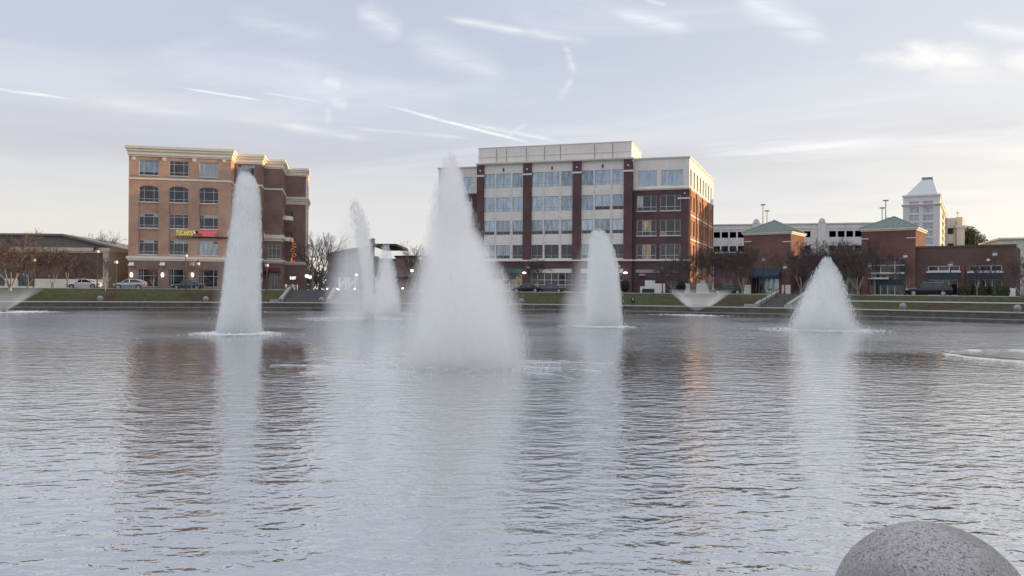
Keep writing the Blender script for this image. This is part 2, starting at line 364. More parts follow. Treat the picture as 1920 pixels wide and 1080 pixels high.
# ------------------------------------------------------------------ water
FPX = [(447, 625), (692, 598), (722, 589), (843, 683), (1139, 612), (1308, 590), (1548, 618), (7, 585), (2010, 670)]      # where each fountain leaves the water
FOUNT = [((a - CX) / (b - hy(a)) * EYE, EYE * F / (b - hy(a))) for a, b in FPX]
def water_mat(name, rough, base, amp=1.0, f0=.40):
    m = bpy.data.materials.new(name); m.use_nodes = True; t = NT(m.node_tree); b = m.node_tree.nodes['Principled BSDF']
    p = t.pos(); q = t.sep(p)
    def wave(sc, ax, ay, rotz, det, ro=.5, dist=.3):
        c, s_ = cos(rotz), sin(rotz)
        u = t.math('ADD', t.math('MULTIPLY', q[0], c * ax), t.math('MULTIPLY', q[1], -s_ * ax))
        v = t.math('ADD', t.math('MULTIPLY', q[0], s_ * ay), t.math('MULTIPLY', q[1], c * ay))
        return t.noise(t.xyz(u, v, 0.0), sc, det, ro, dist)
    patch = t.mapr(t.noise(t.xyz(t.math('MULTIPLY', q[0], .55), q[1], 0.0), .085, 3, .5), .35, .65, .50, 1.15)
    h = t.math('MULTIPLY', t.math('SUBTRACT', wave(.9, .6, 1.2, .12, 2, .45), .5), .050)
    h = t.math('ADD', h, t.math('MULTIPLY', t.math('SUBTRACT', wave(2.9, .62, 1.15, -.16, 2, .5), .5), .052))
    h = t.math('ADD', h, t.math('MULTIPLY', t.math('SUBTRACT', wave(6.0, .75, 1.1, .45, 3, .55), .5), .020))
    h = t.math('MULTIPLY', h, t.math('MULTIPLY', t.mapr(q[1], 34, 50, 1.0, 2.1), t.math('SUBTRACT', 1.0, t.math('MULTIPLY', t.math('MULTIPLY', t.mapr(q[1], 27, 30), t.mapr(q[1], 38, 34)), .45))))
    h = t.math('MULTIPLY', t.math('MULTIPLY', h, patch), amp)
    # rings spreading from the fountains
    for (fx, fy) in FOUNT[:7] + FOUNT[8:]:
        d = t.vmath('LENGTH', t.vmath('SUBTRACT', t.xyz(q[0], q[1], 0.0), (fx, fy, 0)), out='v')
        ring = t.math('MULTIPLY', t.math('SINE', t.math('MULTIPLY', d, 5.5)), t.math('MULTIPLY', t.mapr(d, 13, 2), .0035))
        h = t.math('ADD', h, ring)
    bn = t.new('ShaderNodeBump'); bn.inputs['Distance'].default_value = 1.0; bn.inputs['Strength'].default_value = 1.0
    t.put(bn.inputs['Height'], h)
    # reflectance climbs towards grazing view; what is not mirrored shows the murky water
    t.n.remove(b); out = [n for n in t.n if n.type == 'OUTPUT_MATERIAL'][0]
    lw = t.new('ShaderNodeLayerWeight'); lw.inputs['Blend'].default_value = .5; t.put(lw.inputs['Normal'], bn.outputs[0])
    fac = t.math('ADD', f0, t.math('MULTIPLY', t.math('POWER', lw.outputs['Facing'], 2.0), 1 - f0))
    gl = t.new('ShaderNodeBsdfGlossy'); gl.inputs['Color'].default_value = (*base, 1); t.put(gl.inputs['Roughness'], t.mapr(q[1], 12, 70, rough, rough + .035)); t.put(gl.inputs['Normal'], bn.outputs[0])
    df = t.new('ShaderNodeBsdfDiffuse'); df.inputs['Color'].default_value = (.075, .082, .078, 1)
    mx = t.new('ShaderNodeMixShader'); t.put(mx.inputs[0], fac); t.l.new(df.outputs[0], mx.inputs[1]); t.l.new(gl.outputs[0], mx.inputs[2]); t.l.new(mx.outputs[0], out.inputs[0])
    return m
lake_m = water_mat('lake_water', .03, (.95, .955, .965))
ring_m = water_mat('stirred_water', .12, (.97, .97, .975), 1.6, .45)
lake = obj('lake_water', [(p.x, p.y, 0) for p in (off(i, -.6) for i in range(0, NS, 2))], [tuple(reversed(range(0, (NS + 1) // 2)))], lake_m)
# triangulated plainly so that the outline is respected
bm = bmesh.new(); bm.from_mesh(lake.data); bmesh.ops.triangulate(bm, faces=bm.faces); bmesh.ops.recalc_face_normals(bm, faces=bm.faces)
if sum(f.normal.z for f in bm.faces) < 0: bmesh.ops.reverse_faces(bm, faces=bm.faces)
bm.to_mesh(lake.data); bm.free(); lake['kind'] = 'structure'

# ------------------------------------------------------------------ buildings
class Bld:
    def __init__(s, name, label, px, d, ang, cat='building', x=None, base=None, group=None):
        s.O = Vector(((px - CX) / F * d, d)); s.a = R(ang); s.base = gz(*s.O) - .05 if base is None else base
        s.t = thing(name, label, cat, (s.O.x, s.O.y, s.base), s.a, group)
        s.u = Vector((cos(s.a), sin(s.a))); s.v = Vector((-sin(s.a), cos(s.a)))
    def X(s, px, y=0.0):
        """where along the front (set back y) the picture column px falls"""
        k = (px - CX) / F; o = s.O + s.v * y
        return (k * o.y - o.x) / (s.u.x - k * s.u.y)
    def Z(s, px, py, y=0.0):
        x = s.X(px, y); d = (s.O + s.v * y + s.u * x).y
        return EYE + (hy(px) - py) / F * d - s.base
    def Yr(s, px, x):
        """depth along a side wall at x"""
        k = (px - CX) / F; o = s.O + s.u * x
        return (k * o.y - o.x) / (s.v.x - k * s.v.y)
    def Zr(s, px, py, x):
        y = s.Yr(px, x); d = (s.O + s.u * x + s.v * y).y
        return EYE + (hy(px) - py) / F * d - s.base
SKEW = [0.0, 0.0]      # a side wall that does not meet the front squarely: slope, and where it starts
def pmap(plane, c):
    if plane == 'F': return lambda a, z, n: (a, c + n, z)      # front, faces -y
    k_, a_ = SKEW
    if plane == 'R': return lambda a, z, n: (c - n + k_ * (a - a_), a, z)      # right side, faces +x
    if plane == 'L': return lambda a, z, n: (c + n, a, z)      # left side, faces -x
def wall(parent, plane, c, a0, a1, z0, z1, m, ops=(), dep=.28, name='wall', jamb=None):
    """wall with real openings (a0,a1,z0,z1[,arch rise]) and their reveals"""
    mp = pmap(plane, c); A = sorted({a0, a1} | {o[0] for o in ops} | {o[1] for o in ops}); Z = sorted({z0, z1} | {o[2] for o in ops} | {o[3] for o in ops})
    vs = []; fs = []
    def quad(p): b = len(vs); vs.extend(p); fs.append((b, b + 1, b + 2, b + 3) if plane != 'L' else (b + 3, b + 2, b + 1, b))
    for i in range(len(A) - 1):
        for j in range(len(Z) - 1):
            ca, cz = (A[i] + A[i + 1]) / 2, (Z[j] + Z[j + 1]) / 2
            if any(o[0] < ca < o[1] and o[2] < cz < o[3] for o in ops): continue
            quad([mp(A[i], Z[j], 0), mp(A[i + 1], Z[j], 0), mp(A[i + 1], Z[j + 1], 0), mp(A[i], Z[j + 1], 0)])
    for o in ops:
        q = [(o[0], o[2]), (o[1], o[2]), (o[1], o[3]), (o[0], o[3])]
        for e in range(4):
            (sa, sz_), (ea, ez) = q[e], q[(e + 1) % 4]
            quad([mp(sa, sz_, 0), mp(sa, sz_, dep), mp(ea, ez, dep), mp(ea, ez, 0)])
        if len(o) > 4:      # arched head: fill the two corners above the curve
            n = 10; ca = (o[0] + o[1]) / 2; hw = (o[1] - o[0]) / 2; zs = o[3] - o[4]
            for side in (0, 1):
                pts = []
                for i in range(n + 1):
                    th = pi / 2 * i / n; pts.append((ca + (-1 if side == 0 else 1) * hw * cos(th), zs + o[4] * sin(th)))
                corner = (o[0] if side == 0 else o[1], o[3])
                for i in range(n):
                    b = len(vs); t3 = [corner, pts[i], pts[i + 1]]
                    if side == 0: t3 = [corner, pts[i], pts[i + 1]]
                    vs.extend([mp(a, z, 0.004) for a, z in t3]); fs.append((b, b + 1, b + 2))
                    quad([mp(*pts[i], .004), mp(*pts[i + 1], .004), mp(*pts[i + 1], dep), mp(*pts[i], dep)])
    return obj(name, vs, fs, m, parent)
def slab(mb, plane, c, a0, a1, z0, z1, n0, n1):
    """box on a wall plane; n is measured inward, negative stands proud"""
    mp = pmap(plane, c); p = mp(a0, z0, n0); q = mp(a1, z1, n1)
    lo = [min(p[i], q[i]) for i in range(3)]; hi = [max(p[i], q[i]) for i in range(3)]
    return mb.box(lo[0], hi[0], lo[1], hi[1], lo[2], hi[2])
def window(parent, plane, c, a0, a1, z0, z1, cols, rows, glass, fm=None, rec=.16, bar=.07, edge=None, name='window', rnd=None, sill=None):
    """one window: the frame with its bars is the window, each pane between bars is a part of it"""
    fm = fm or mullion; mb = MB()
    if plane == 'R' and SKEW[0]:
        keep = SKEW[:]; c = c + keep[0] * ((a0 + a1) / 2 - keep[1]); SKEW[:] = [0.0, 0.0]
        try: return window(parent, plane, c, a0, a1, z0, z1, cols, rows, glass, fm, rec + .05, bar, edge, name, rnd, sill)
        finally: SKEW[:] = keep
    e = edge or bar
    A = [a0] + [a0 + (a1 - a0) * x for x in cols] + [a1]; Zs = [z0] + [z0 + (z1 - z0) * x for x in rows] + [z1]
    slab(mb, plane, c, a0, a0 + e, z0, z1, rec - .05, rec + .04); slab(mb, plane, c, a1 - e, a1, z0, z1, rec - .05, rec + .04)
    slab(mb, plane, c, a0 + e, a1 - e, z0, z0 + e, rec - .05, rec + .04); slab(mb, plane, c, a0 + e, a1 - e, z1 - e, z1, rec - .05, rec + .04)
    for x in A[1:-1]: slab(mb, plane, c, x - bar / 2, x + bar / 2, z0 + e, z1 - e, rec - .04, rec + .035)
    for z in Zs[1:-1]: slab(mb, plane, c, a0 + e, a1 - e, z - bar / 2, z + bar / 2, rec - .03, rec + .03)
    if sill: slab(mb, plane, c, a0 - .12, a1 + .12, z0 - .16, z0, -.10, rec - .05)
    w_ = mb.build(name, fm, parent); mp = pmap(plane, c)
    for i in range(len(A) - 1):
        for j in range(len(Zs) - 1):
            g = glass(i, j) if callable(glass) else (rnd(i, j) if rnd else glass)
            p = mp(A[i], Zs[j], rec + .005); q = mp(A[i + 1], Zs[j + 1], rec + .022)
            lo = [min(p[k], q[k]) for k in range(3)]; hi = [max(p[k], q[k]) for k in range(3)]
            ubox('pane', g, w_, lo[0], hi[0], lo[1], hi[1], lo[2], hi[2])
    return w_
def cornice(parent, pts, z0, z1, m, steps=((0, .15, .10), (.15, .5, .22), (.5, .75, .38), (.75, 1, .55)), name='cornice', inner=.5):
    """moulded band along an open chain of plan points; the building is on the left of travel... the band projects to the right"""
    mb = MB(); n = len(pts); P_ = [Vector(p) for p in pts]
    nr = []
    for i in range(n):
        if i == 0: d = (P_[1] - P_[0]).normalized(); nr.append(Vector((d.y, -d.x)))
        elif i == n - 1: d = (P_[i] - P_[i - 1]).normalized(); nr.append(Vector((d.y, -d.x)))
        else:
            d1 = (P_[i] - P_[i - 1]).normalized(); d2 = (P_[i + 1] - P_[i]).normalized()
            a = Vector((d1.y, -d1.x)); b = Vector((d2.y, -d2.x)); s_ = a + b; nr.append(s_ / max(.2, (s_.length_squared / 2)))
    H = z1 - z0
    sec = []
    for (f0, f1, o) in steps: sec += [(o, z0 + H * f0), (o, z0 + H * f1)]
    sec = [(-inner, z0)] + sec + [(-inner, z1)]
    vs = []; k = len(sec)
    for i in range(n):
        for (o, z) in sec: q = P_[i] + nr[i] * o; vs.append((q.x, q.y, z))
    fs = [(i * k + j, (i + 1) * k + j, (i + 1) * k + (j + 1) % k, i * k + (j + 1) % k) for i in range(n - 1) for j in range(k)]
    fs += [tuple(reversed(range(k))), tuple((n - 1) * k + j for j in range(k))]
    mb.add(vs, fs); return mb.build(name, m, parent)
FLAT = ((0, 1, .08),)
# ================================================================== brick building with the restaurant (left)
L = Bld('brick_office_building', 'five storey orange brick building with painted-in shade and cream cornices beside the tall solid spout', 240, 133, 11.8)
T = L.t
x1 = L.X(431.5); h_top = L.Z(240, 273); h_cb = L.Z(240, 292)
y2 = 4.1; x2 = L.X(489, y2)
y3 = 8.8; x3 = L.X(527.5, y3)
y4 = 18.5; x4 = L.X(572, y4); yend = 28.0
def rowz(p0, p1, px=275): return L.Z(px, p1), L.Z(px, p0)
R5 = rowz(300.3, 328); R4 = rowz(348, 378); R3 = rowz(400.3, 427); R2 = rowz(449.6, 476.8); G1 = rowz(504, 537.5)
band0, band1 = L.Z(240, 488), L.Z(240, 480); str0, str1 = L.Z(240, 335.6), L.Z(240, 332.2)
wins = [(L.X(258.8), L.X(295.9)), (L.X(315.6), L.X(352)), (L.X(371.9), L.X(408))]
# section 1: tall recessed bays hold rows two to four
bays = [(a, b, R2[0] - .1, R4[1], (R4[1] - L.Z(275, 354.5))) for a, b in wins]
tops = [(a, b, *R5) for a, b in wins]; shops = [(a, b, *G1) for a, b in wins]
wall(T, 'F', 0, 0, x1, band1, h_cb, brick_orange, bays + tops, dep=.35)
wall(T, 'F', 0, 0, x1, 0, band0 + .02, brick_brown_shade, shops, dep=.5)
for a, b in wins:
    inner = [(a + .02, b - .02, *R2), (a + .02, b - .02, *R3), (a + .02, b - .02, R4[0], R4[1] - .02)]
    wall(T, 'F', .35, a - .05, b + .05, R2[0] - .15, R4[1] + .05, brick_orange, inner, dep=.12)
random.seed(3)
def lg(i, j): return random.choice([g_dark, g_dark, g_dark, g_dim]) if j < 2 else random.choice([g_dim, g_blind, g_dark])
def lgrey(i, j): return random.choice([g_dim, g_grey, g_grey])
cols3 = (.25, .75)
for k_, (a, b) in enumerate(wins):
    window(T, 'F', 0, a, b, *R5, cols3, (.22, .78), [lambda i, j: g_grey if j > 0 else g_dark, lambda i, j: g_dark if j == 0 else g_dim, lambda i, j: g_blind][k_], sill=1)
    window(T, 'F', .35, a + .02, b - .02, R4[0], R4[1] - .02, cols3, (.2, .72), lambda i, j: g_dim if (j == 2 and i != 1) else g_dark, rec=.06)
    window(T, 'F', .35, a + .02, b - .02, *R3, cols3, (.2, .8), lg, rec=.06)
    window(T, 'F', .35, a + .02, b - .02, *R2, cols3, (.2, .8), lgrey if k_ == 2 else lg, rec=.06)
    for (z, _) in (R2, R3, R4): mb = MB(); slab(mb, 'F', .35, a + .02, b - .02, z - .14, z - .002, -.18, .02); mb.build('sill', cream, T)
    window(T, 'F', 0, a, b, *G1, (.12, .25, .78), (.62,), g_dark, rec=.3, name='shop_window')
ks = MB()
for px in (248.5, 306, 362, 418.5): X_ = L.X(px); slab(ks, 'F', 0, X_ - .28, X_ + .28, L.Z(px, 299) if px > 0 else 0, L.Z(px, 294), -.07, .0)
for i, px in enumerate((248.5, 306, 362, 418.5)):
    X_ = L.X(px); zc = L.Z(px, 296.5 + i * 1.7); m_ = MB(); slab(m_, 'F', 0, X_ - .26, X_ + .26, zc - .26, zc + .26, -.07, .01); m_.build('stone_block', cream, T)
# returns and the further sections
wall(T, 'R', x1, 0, y2, 0, band0 + .02, brick_brown_shade); wall(T, 'R', x1, 0, y2, band1, h_cb, brick_orange)
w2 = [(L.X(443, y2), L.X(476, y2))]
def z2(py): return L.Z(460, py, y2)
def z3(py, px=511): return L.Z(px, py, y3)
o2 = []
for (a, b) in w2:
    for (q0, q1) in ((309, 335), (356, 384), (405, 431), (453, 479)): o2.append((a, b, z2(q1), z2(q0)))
wall(T, 'F', y2, x1, x2, band1, h_cb, brick_brown_shade, o2)
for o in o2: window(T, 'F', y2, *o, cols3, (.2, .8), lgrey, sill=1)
wall(T, 'F', y2, x1, x2, 0, band0 + .02, brick_brown_shade)
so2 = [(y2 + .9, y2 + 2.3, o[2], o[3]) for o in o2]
wall(T, 'R', x2, y2, y3, 0, h_cb, brick_brown_shade, so2)
for o in so2: window(T, 'R', x2, *o, (.5,), (.3,), g_dark)
# section 3 has one window low, a stone belt below the third floor and a ground floor with awnings
zb0, zb1 = z3(452), z3(440.5); zg0, zg1 = z3(493.5), z3(487)
ow = (L.X(502, y3), L.X(525, y3), z3(484.5), z3(460))
ow2 = (L.X(504, y3), L.X(524, y3), z3(543), z3(512))
wall(T, 'F', y3, x2, x3, zg1, h_cb, brick_brown_shade, [ow])
wall(T, 'F', y3, x2, x3, 0, zg0, brick_brown_shade, [ow2], dep=.6)
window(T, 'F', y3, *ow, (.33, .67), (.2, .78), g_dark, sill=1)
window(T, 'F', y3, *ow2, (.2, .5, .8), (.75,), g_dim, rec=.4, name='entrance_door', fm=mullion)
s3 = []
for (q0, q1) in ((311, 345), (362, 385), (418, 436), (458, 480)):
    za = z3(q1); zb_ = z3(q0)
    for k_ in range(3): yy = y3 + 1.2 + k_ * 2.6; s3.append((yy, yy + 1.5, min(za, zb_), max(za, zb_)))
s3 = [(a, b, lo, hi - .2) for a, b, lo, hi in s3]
wall(T, 'R', x3, y3, yend, zg1, h_cb, brick_brown_shade, s3)
wall(T, 'R', x3, y3, yend, 0, zg0, brick_brown_shade)
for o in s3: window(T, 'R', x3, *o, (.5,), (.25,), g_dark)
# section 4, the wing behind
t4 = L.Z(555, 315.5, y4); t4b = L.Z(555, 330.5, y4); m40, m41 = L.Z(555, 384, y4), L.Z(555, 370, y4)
wall(T, 'F', y4, x3, x4, 0, t4b, brick_brown_shade)
s4 = []
for (q0, q1) in ((336, 366), (388, 412), (424, 446), (458, 484)):
    za, zb_ = L.Z(572, q1, y4), L.Z(572, q0, y4)
    for k_ in range(3): yy = y4 + .9 + k_ * 2.6; s4.append((yy, yy + 1.5, za, zb_))
wall(T, 'R', x4, y4, yend, 0, t4b, brick_brown_shade, s4)
for o in s4: window(T, 'R', x4, *o, (.5,), (.25,), g_dark, fm=cream)
for k_ in range(4):
    m_ = MB(); slab(m_, 'R', x4, y4 + .1 + k_ * 2.6, y4 + .6 + k_ * 2.6, zg1, t4b, -.18, 0.0); m_.build('pilaster', cream, T)
# back and left walls, roofs
bk = MB(); bk.box(.0, x1 - .6, yend - .3, yend, 0, h_cb); bk.box(0, .3, .3, yend - .3, 0, h_cb); bk.build('rear_wall', brick_orange, T)
rf = MB(); rf.prism([(.1, .1), (x1 - .1, .1), (x1 - .1, y2 + .1), (x2 - .1, y2 + .1), (x2 - .1, y3 + .1), (x3 - .1, y3 + .1), (x3 - .1, yend), (.1, yend)], h_cb - .2, h_top - .35)
rf.box(x3 - .1, x4 - .1, y4 + .1, yend, t4b - .2, t4 - .3); rf.build('roof', concrete, T)
cornice(T, [(0, yend), (0, 0), (x1, 0), (x1, y2), (x2, y2), (x2, y3), (x3, y3), (x3, yend)], h_cb, h_top, cream)
cornice(T, [(x3 + .02, y4), (x4, y4), (x4, yend)], t4b, t4, cream)
cornice(T, [(x3 + .03, y4), (x4, y4), (x4, yend)], m40, m41, cream)
cornice(T, [(0, 2), (0, 0), (x1, 0), (x1, y2), (x2, y2), (x2, y3), (x3, y3), (x3, y4 - .1)], str0, str1, cream, FLAT, 'string_course', .05)
cornice(T, [(0, 3), (0, 0), (x1, 0), (x1, y2 - .02)], band0, band1, cream, ((0, .45, .12), (.45, 1, .3)), 'belt_course', .1)
cornice(T, [(x1 + .4, y2), (x2, y2), (x2, y3), (x3, y3), (x3, y4), (x4, y4), (x4, yend)], zg0, zg1, cream, ((0, .45, .12), (.45, 1, .3)), 'belt_course', .1)
cornice(T, [(x2 + .01, y3), (x3, y3), (x3, y3 + 5)], zb0, zb1, cream, ((0, .4, .12), (.4, 1, .35)), 'belt_course', .1)
# rounded balconies on the side wall
for py in (413, 452.5):
    zc = L.Z(545, py, y3 + 5) ; yc = y3 + 6.5
    m_ = MB(); m_.prism([(x3 + 1.6 * sin(a), yc - 2.6 * cos(a)) for a in [pi * i / 12 for i in range(13)]], zc, zc + .75); bal = m_.build('balcony', cream, T)
    r_ = MB()
    P_ = [(x3 + 1.5 * sin(a), yc - 2.5 * cos(a)) for a in [pi * i / 24 for i in range(25)]]
    for i in range(24):
        r_.tube((*P_[i], zc + 1.8), (*P_[i + 1], zc + 1.8), .035, .035, 5)
        r_.tube((*P_[i], zc + .75), (*P_[i], zc + 1.8), .018, .018, 4)
    r_.build('railing', dark_metal, bal)
for a0, a1 in ((L.X(491, y3), L.X(502, y3)), (L.X(503, y3), L.X(526, y3))):
    z_ = z3(503); m_ = MB(); m_.add([(a0, y3 - .02, z_), (a1, y3 - .02, z_), (a1, y3 - 1.1, z_ - .55), (a0, y3 - 1.1, z_ - .55), (a0, y3 - 1.1, z_ - .8), (a1, y3 - 1.1, z_ - .8), (a0, y3 - .02, z_ - .5), (a1, y3 - .02, z_ - .5)],
                                 [(0, 3, 2, 1), (3, 4, 5, 2), (0, 6, 4, 3), (1, 2, 5, 7), (4, 6, 7, 5)]); m_.build('awning', mat('burgundy_cloth', (.13, .03, .055), .9), T)
# wall lanterns by the shop windows
for px in (247, 305, 361):
    X_ = L.X(px); z_ = L.Z(px, 515); m_ = MB(); m_.lathe([(.06, z_ - .42), (.2, z_ - .36), (.26, z_), (.16, z_ + .3), (.04, z_ + .36)], 10, (X_, -.32)); lt = m_.build('wall_lantern', lamp_glow, T, True)
    m_ = MB(); slab(m_, 'F', 0, X_ - .08, X_ + .08, z_ - .1, z_ + .2, -.12, 0); m_.build('bracket', dark_metal, lt)
    z_ = L.Z(px, 495); m_ = MB(); m_.add([(X_ - .3, -.02, z_ + .3), (X_ + .3, -.02, z_ + .3), (X_ + .45, -.7, z_ - .15), (X_ - .45, -.7, z_ - .15), (X_ - .45, -.7, z_ - .3), (X_ + .45, -.7, z_ - .3), (X_ - .3, -.02, z_ - .1), (X_ + .3, -.02, z_ - .1)],
        [(0, 3, 2, 1), (3, 4, 5, 2), (0, 6, 4, 3), (1, 2, 5, 7), (4, 6, 7, 5)]); m_.build('lamp_hood', cream_grey, T)
# lettering
def letters(name, text, m, parent, loc, h, wtot, rot=(pi / 2, 0, 0), depth=.06, part='letter', spacing=1.0, bold=.0, mirror=False):
    """one solid letter object per character, spread over wtot"""
    n = len(text); out = []
    for i, ch in enumerate(text):
        if ch == ' ': continue
        cu = bpy.data.curves.new(part, 'FONT'); cu.body = ch; cu.size = 1; cu.extrude = depth / 2; cu.align_x = 'CENTER'; cu.offset = bold; cu.resolution_u = 3
        tmp = bpy.data.objects.new('tmp', cu); me = bpy.data.meshes.new_from_object(tmp); bpy.data.objects.remove(tmp); bpy.data.curves.remove(cu)
        me.materials.clear(); me.materials.append(m)
        xs = [v.co.x for v in me.vertices]; ys = [v.co.y for v in me.vertices]; cw = max(xs) - min(xs); chh = max(ys) - min(ys)
        sc = h / chh; cell = wtot / n; sxx = min(cell * .82 / cw, sc * 1.4); ym = min(ys); xm = (max(xs) + min(xs)) / 2
        for v in me.vertices: v.co = Vector(((v.co.x - xm) * sxx * (-1 if mirror else 1), (v.co.y - ym) * sc, v.co.z))
        if mirror: me.flip_normals()
        me.name = part; o = bpy.data.objects.new(part, me); COL.objects.link(o); o.parent = parent
        Mx = Matrix.Translation(loc) @ (Matrix.Rotation(rot[2], 4, 'Z') @ Matrix.Rotation(rot[0], 4, 'X')) @ Matrix.Translation((cell * (i + .5) - wtot / 2, 0, 0))
        o.matrix_local = Mx; out.append(o)
    return out
yellow = mat('yellow_sign', (.75, .62, .12), .5, var=.02, emit=.35); redl = mat('red_sign', (.80, .09, .13), .5, var=.02, emit=.5); orange = mat('orange_sign', (.85, .22, .07), .5, var=.02, emit=.35)
def on_front(B_, px, py, y=0.0):
    x = B_.X(px, y); p = B_.O + B_.u * x + B_.v * y; return p.x, p.y, B_.base + B_.Z(px, py, y)
sx_, sy_, sz0 = on_front(L, 345, 441.5, -.35)
sg = thing('restaurant_sign', 'yellow and red TUCANOS Brazilian grill lettering between third and second floor windows', 'sign', (sx_, sy_, sz0), L.a)
wY = L.X(361) - L.X(328.5)
letters('t', 'TUCANOS', yellow, sg, (0, 0, 0), .86, wY, depth=.12, bold=.02)
m_ = MB(); m_.box(-wY / 2 - .1, wY / 2 + 5.6, .06, .12, -.42, -.12); m_.build('backing_rail', dark_metal, sg)
letters('s', 'CHURRASCARIA', mat('white_sign', (.7, .68, .62), .5), sg, (-.1, .03, -.36), .2, wY, depth=.03)
xr = wY / 2 + 2.35
letters('b', 'BRAZILIAN', redl, sg, (xr, 0, .42), .44, 3.0, depth=.1, bold=.02); letters('g', 'GRILL', redl, sg, (xr + .15, 0, -.02), .38, 1.9, depth=.1, bold=.02)
m_ = MB()   # the round bird head mark between the words
m_.prism([(wY / 2 + .32 + .26 * cos(a), .28 * sin(a) + .6) for a in [2 * pi * i / 14 for i in range(14)]], -.05, .05)
m_.v = [(x, z, y) for (x, y, z) in m_.v]; m_.build('round_mark', mat('white_sign2', (.8, .78, .74), .5, emit=.2), sg)
m_ = MB(); m_.add([(wY / 2 + .3, -.07, .85), (wY / 2 + .85, -.07, .75), (wY / 2 + .9, -.07, .45), (wY / 2 + .45, -.07, .3)], [(0, 1, 2, 3)]); m_.add([(x, .03, z) for (x, y, z) in m_.v], [(3, 2, 1, 0)]); m_.build('dark_mark', dark_metal, sg)
# upright orange sign on the corner of section three
xs_, ys_, zs_ = on_front(L, 549.5, 491, y3 + 1)
vs_ = thing('upright_sign', 'narrow upright sign of orange letters on the corner of the brick building', 'sign', (xs_, ys_, zs_), L.a)
hh = 44 / F * ys_
m_ = MB(); m_.box(-.12, .12, .12, .3, -.1, hh); m_.box(-1.6, -.12, .16, .24, hh * .8, hh * .8 + .1); m_.box(-1.6, -.12, .16, .24, hh * .2, hh * .2 + .1); m_.build('frame', dark_metal, vs_)
for i, ch in enumerate('ICOOL'[::-1]):
    letters('v', ch, orange, vs_, ((.12 if i % 2 else -.08), 0, i * hh / 5 + .04), hh / 5 * .86, .95, depth=.1, bold=.04)
xs_, ys_, zs_ = on_front(L, 549.5, 524, y3 + 2)
ws_ = thing('small_sign', 'small sign of four bright white letters below the upright orange sign', 'sign', (xs_, ys_, zs_), L.a - R(8))
letters('w', 'BABY', mat('lit_white', (.9, .9, .88), .5, emit=1.2), ws_, (0, -.1, 0), .55, 1.15, depth=.06, bold=.04)
m_ = MB(); m_.box(-.65, .65, 0, .1, -.08, .65); m_.box(-1.6, -.65, .03, .07, .2, .3); m_.build('board', dark_metal, ws_)

# ================================================================== office building in the middle
M = Bld('office_building', 'six storey pale and plum brick office building with grey rooftop box behind the big spray', 892.5, 152, -16.4)
T = M.t
mt = M.Z(893, 309.5) ; wall_top = mt
pil = [(892.5, 905.3), (979.2, 994.5), (1072, 1088), (1168, 1184.3)]
pil = [(M.X(a), M.X(b)) for a, b in pil]
bayw = [[(905.7, 925), (928.5, 954.3), (959, 979)], [(994.6, 1016), (1019, 1046), (1050.5, 1071.8)], [(1088.5, 1110), (1113.8, 1142), (1146.5, 1167.6)]]
def mz(py): return M.Z(1130, py)
rows = [(mz(346), mz(317.8)), (mz(392.8), mz(364.5)), (mz(437.5), mz(410)), (mz(484), mz(457.5))]
bd0, bd1 = mz(489.3), mz(486.5)     # thin stone band
gr1 = mz(503.5)
right_w = M.X(1291, 1.0); xM = M.X(1184.3)
random.seed(11)
for bi, bay in enumerate(bayw):
    a0, a1 = pil[bi][1], pil[bi + 1][0]
    cells = [(max(a0 + .01, M.X(p)), min(a1 - .01, M.X(q))) for p, q in bay]
    wall(T, 'F', .45, a0, a1, bd1, mt, precast, [(a, b, z0, z1) for (a, b) in cells for (z0, z1) in rows], dep=.3, name='wall')
    for ri, (z0, z1) in enumerate(rows):
        for ci, (a, b) in enumerate(cells):
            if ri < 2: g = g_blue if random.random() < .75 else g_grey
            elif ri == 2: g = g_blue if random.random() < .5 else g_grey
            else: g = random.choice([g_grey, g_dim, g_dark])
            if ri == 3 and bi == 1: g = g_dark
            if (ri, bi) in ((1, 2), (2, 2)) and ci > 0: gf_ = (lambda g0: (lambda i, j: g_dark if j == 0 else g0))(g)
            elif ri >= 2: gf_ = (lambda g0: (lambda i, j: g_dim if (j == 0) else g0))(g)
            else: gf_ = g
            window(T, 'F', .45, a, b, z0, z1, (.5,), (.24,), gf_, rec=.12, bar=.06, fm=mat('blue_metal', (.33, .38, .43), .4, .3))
    # pale fins between the windows and thin joints between panels
    for ci in (0, 1):
        xm = (cells[ci][1] + cells[ci + 1][0]) / 2; m_ = MB(); slab(m_, 'F', .45, xm - .15, xm + .15, bd1, rows[0][1] + .1, -.12, .0); m_.build('fin', mat('fin_metal', (.70, .71, .72), .5), T)
    m_ = MB(); xm = (cells[1][0] + cells[1][1]) / 2; slab(m_, 'F', .45, xm - .12, xm + .12, mt - 1.3, mt - .75, -.2, 0); m_.build('wall_light', dark_metal, T)
for i, (a, b) in enumerate(pil):
    m_ = MB(); m_.box(a, b, -.02, .6, 0, mt); p_ = m_.build('pilaster', brick_plum, T)
    cornice(p_, [(a, .4), (a, -.02), (b, -.02), (b, .4)], mt - 2.25, mt - 1.95, cream_grey, FLAT, 'stone_band', .02)
    m_ = MB(); slab(m_, 'F', -.02, (a + b) / 2 - .13, (a + b) / 2 + .13, mt - 1.25, mt - .98, -.06, .0); m_.build('round_stud', white_paint, p_)
m_ = MB(); slab(m_, 'F', 0, 0, xM, gr1, bd0, .05, .5); m_.build('brick_belt', brick_plum, T)
cornice(T, [(-.02, 0), (xM, 0), (xM, .98), (right_w, 1.0), (right_w, 6)], bd0, bd1, cream_grey, ((0, 1, .16),), 'belt_course', .4)
cornice(T, [(0, 5), (0, 0), (xM, 0), (xM, 1.0)], mt, mt + .32, cream_grey, ((0, .5, .1), (.5, 1, .2)), 'parapet_edge', .5)
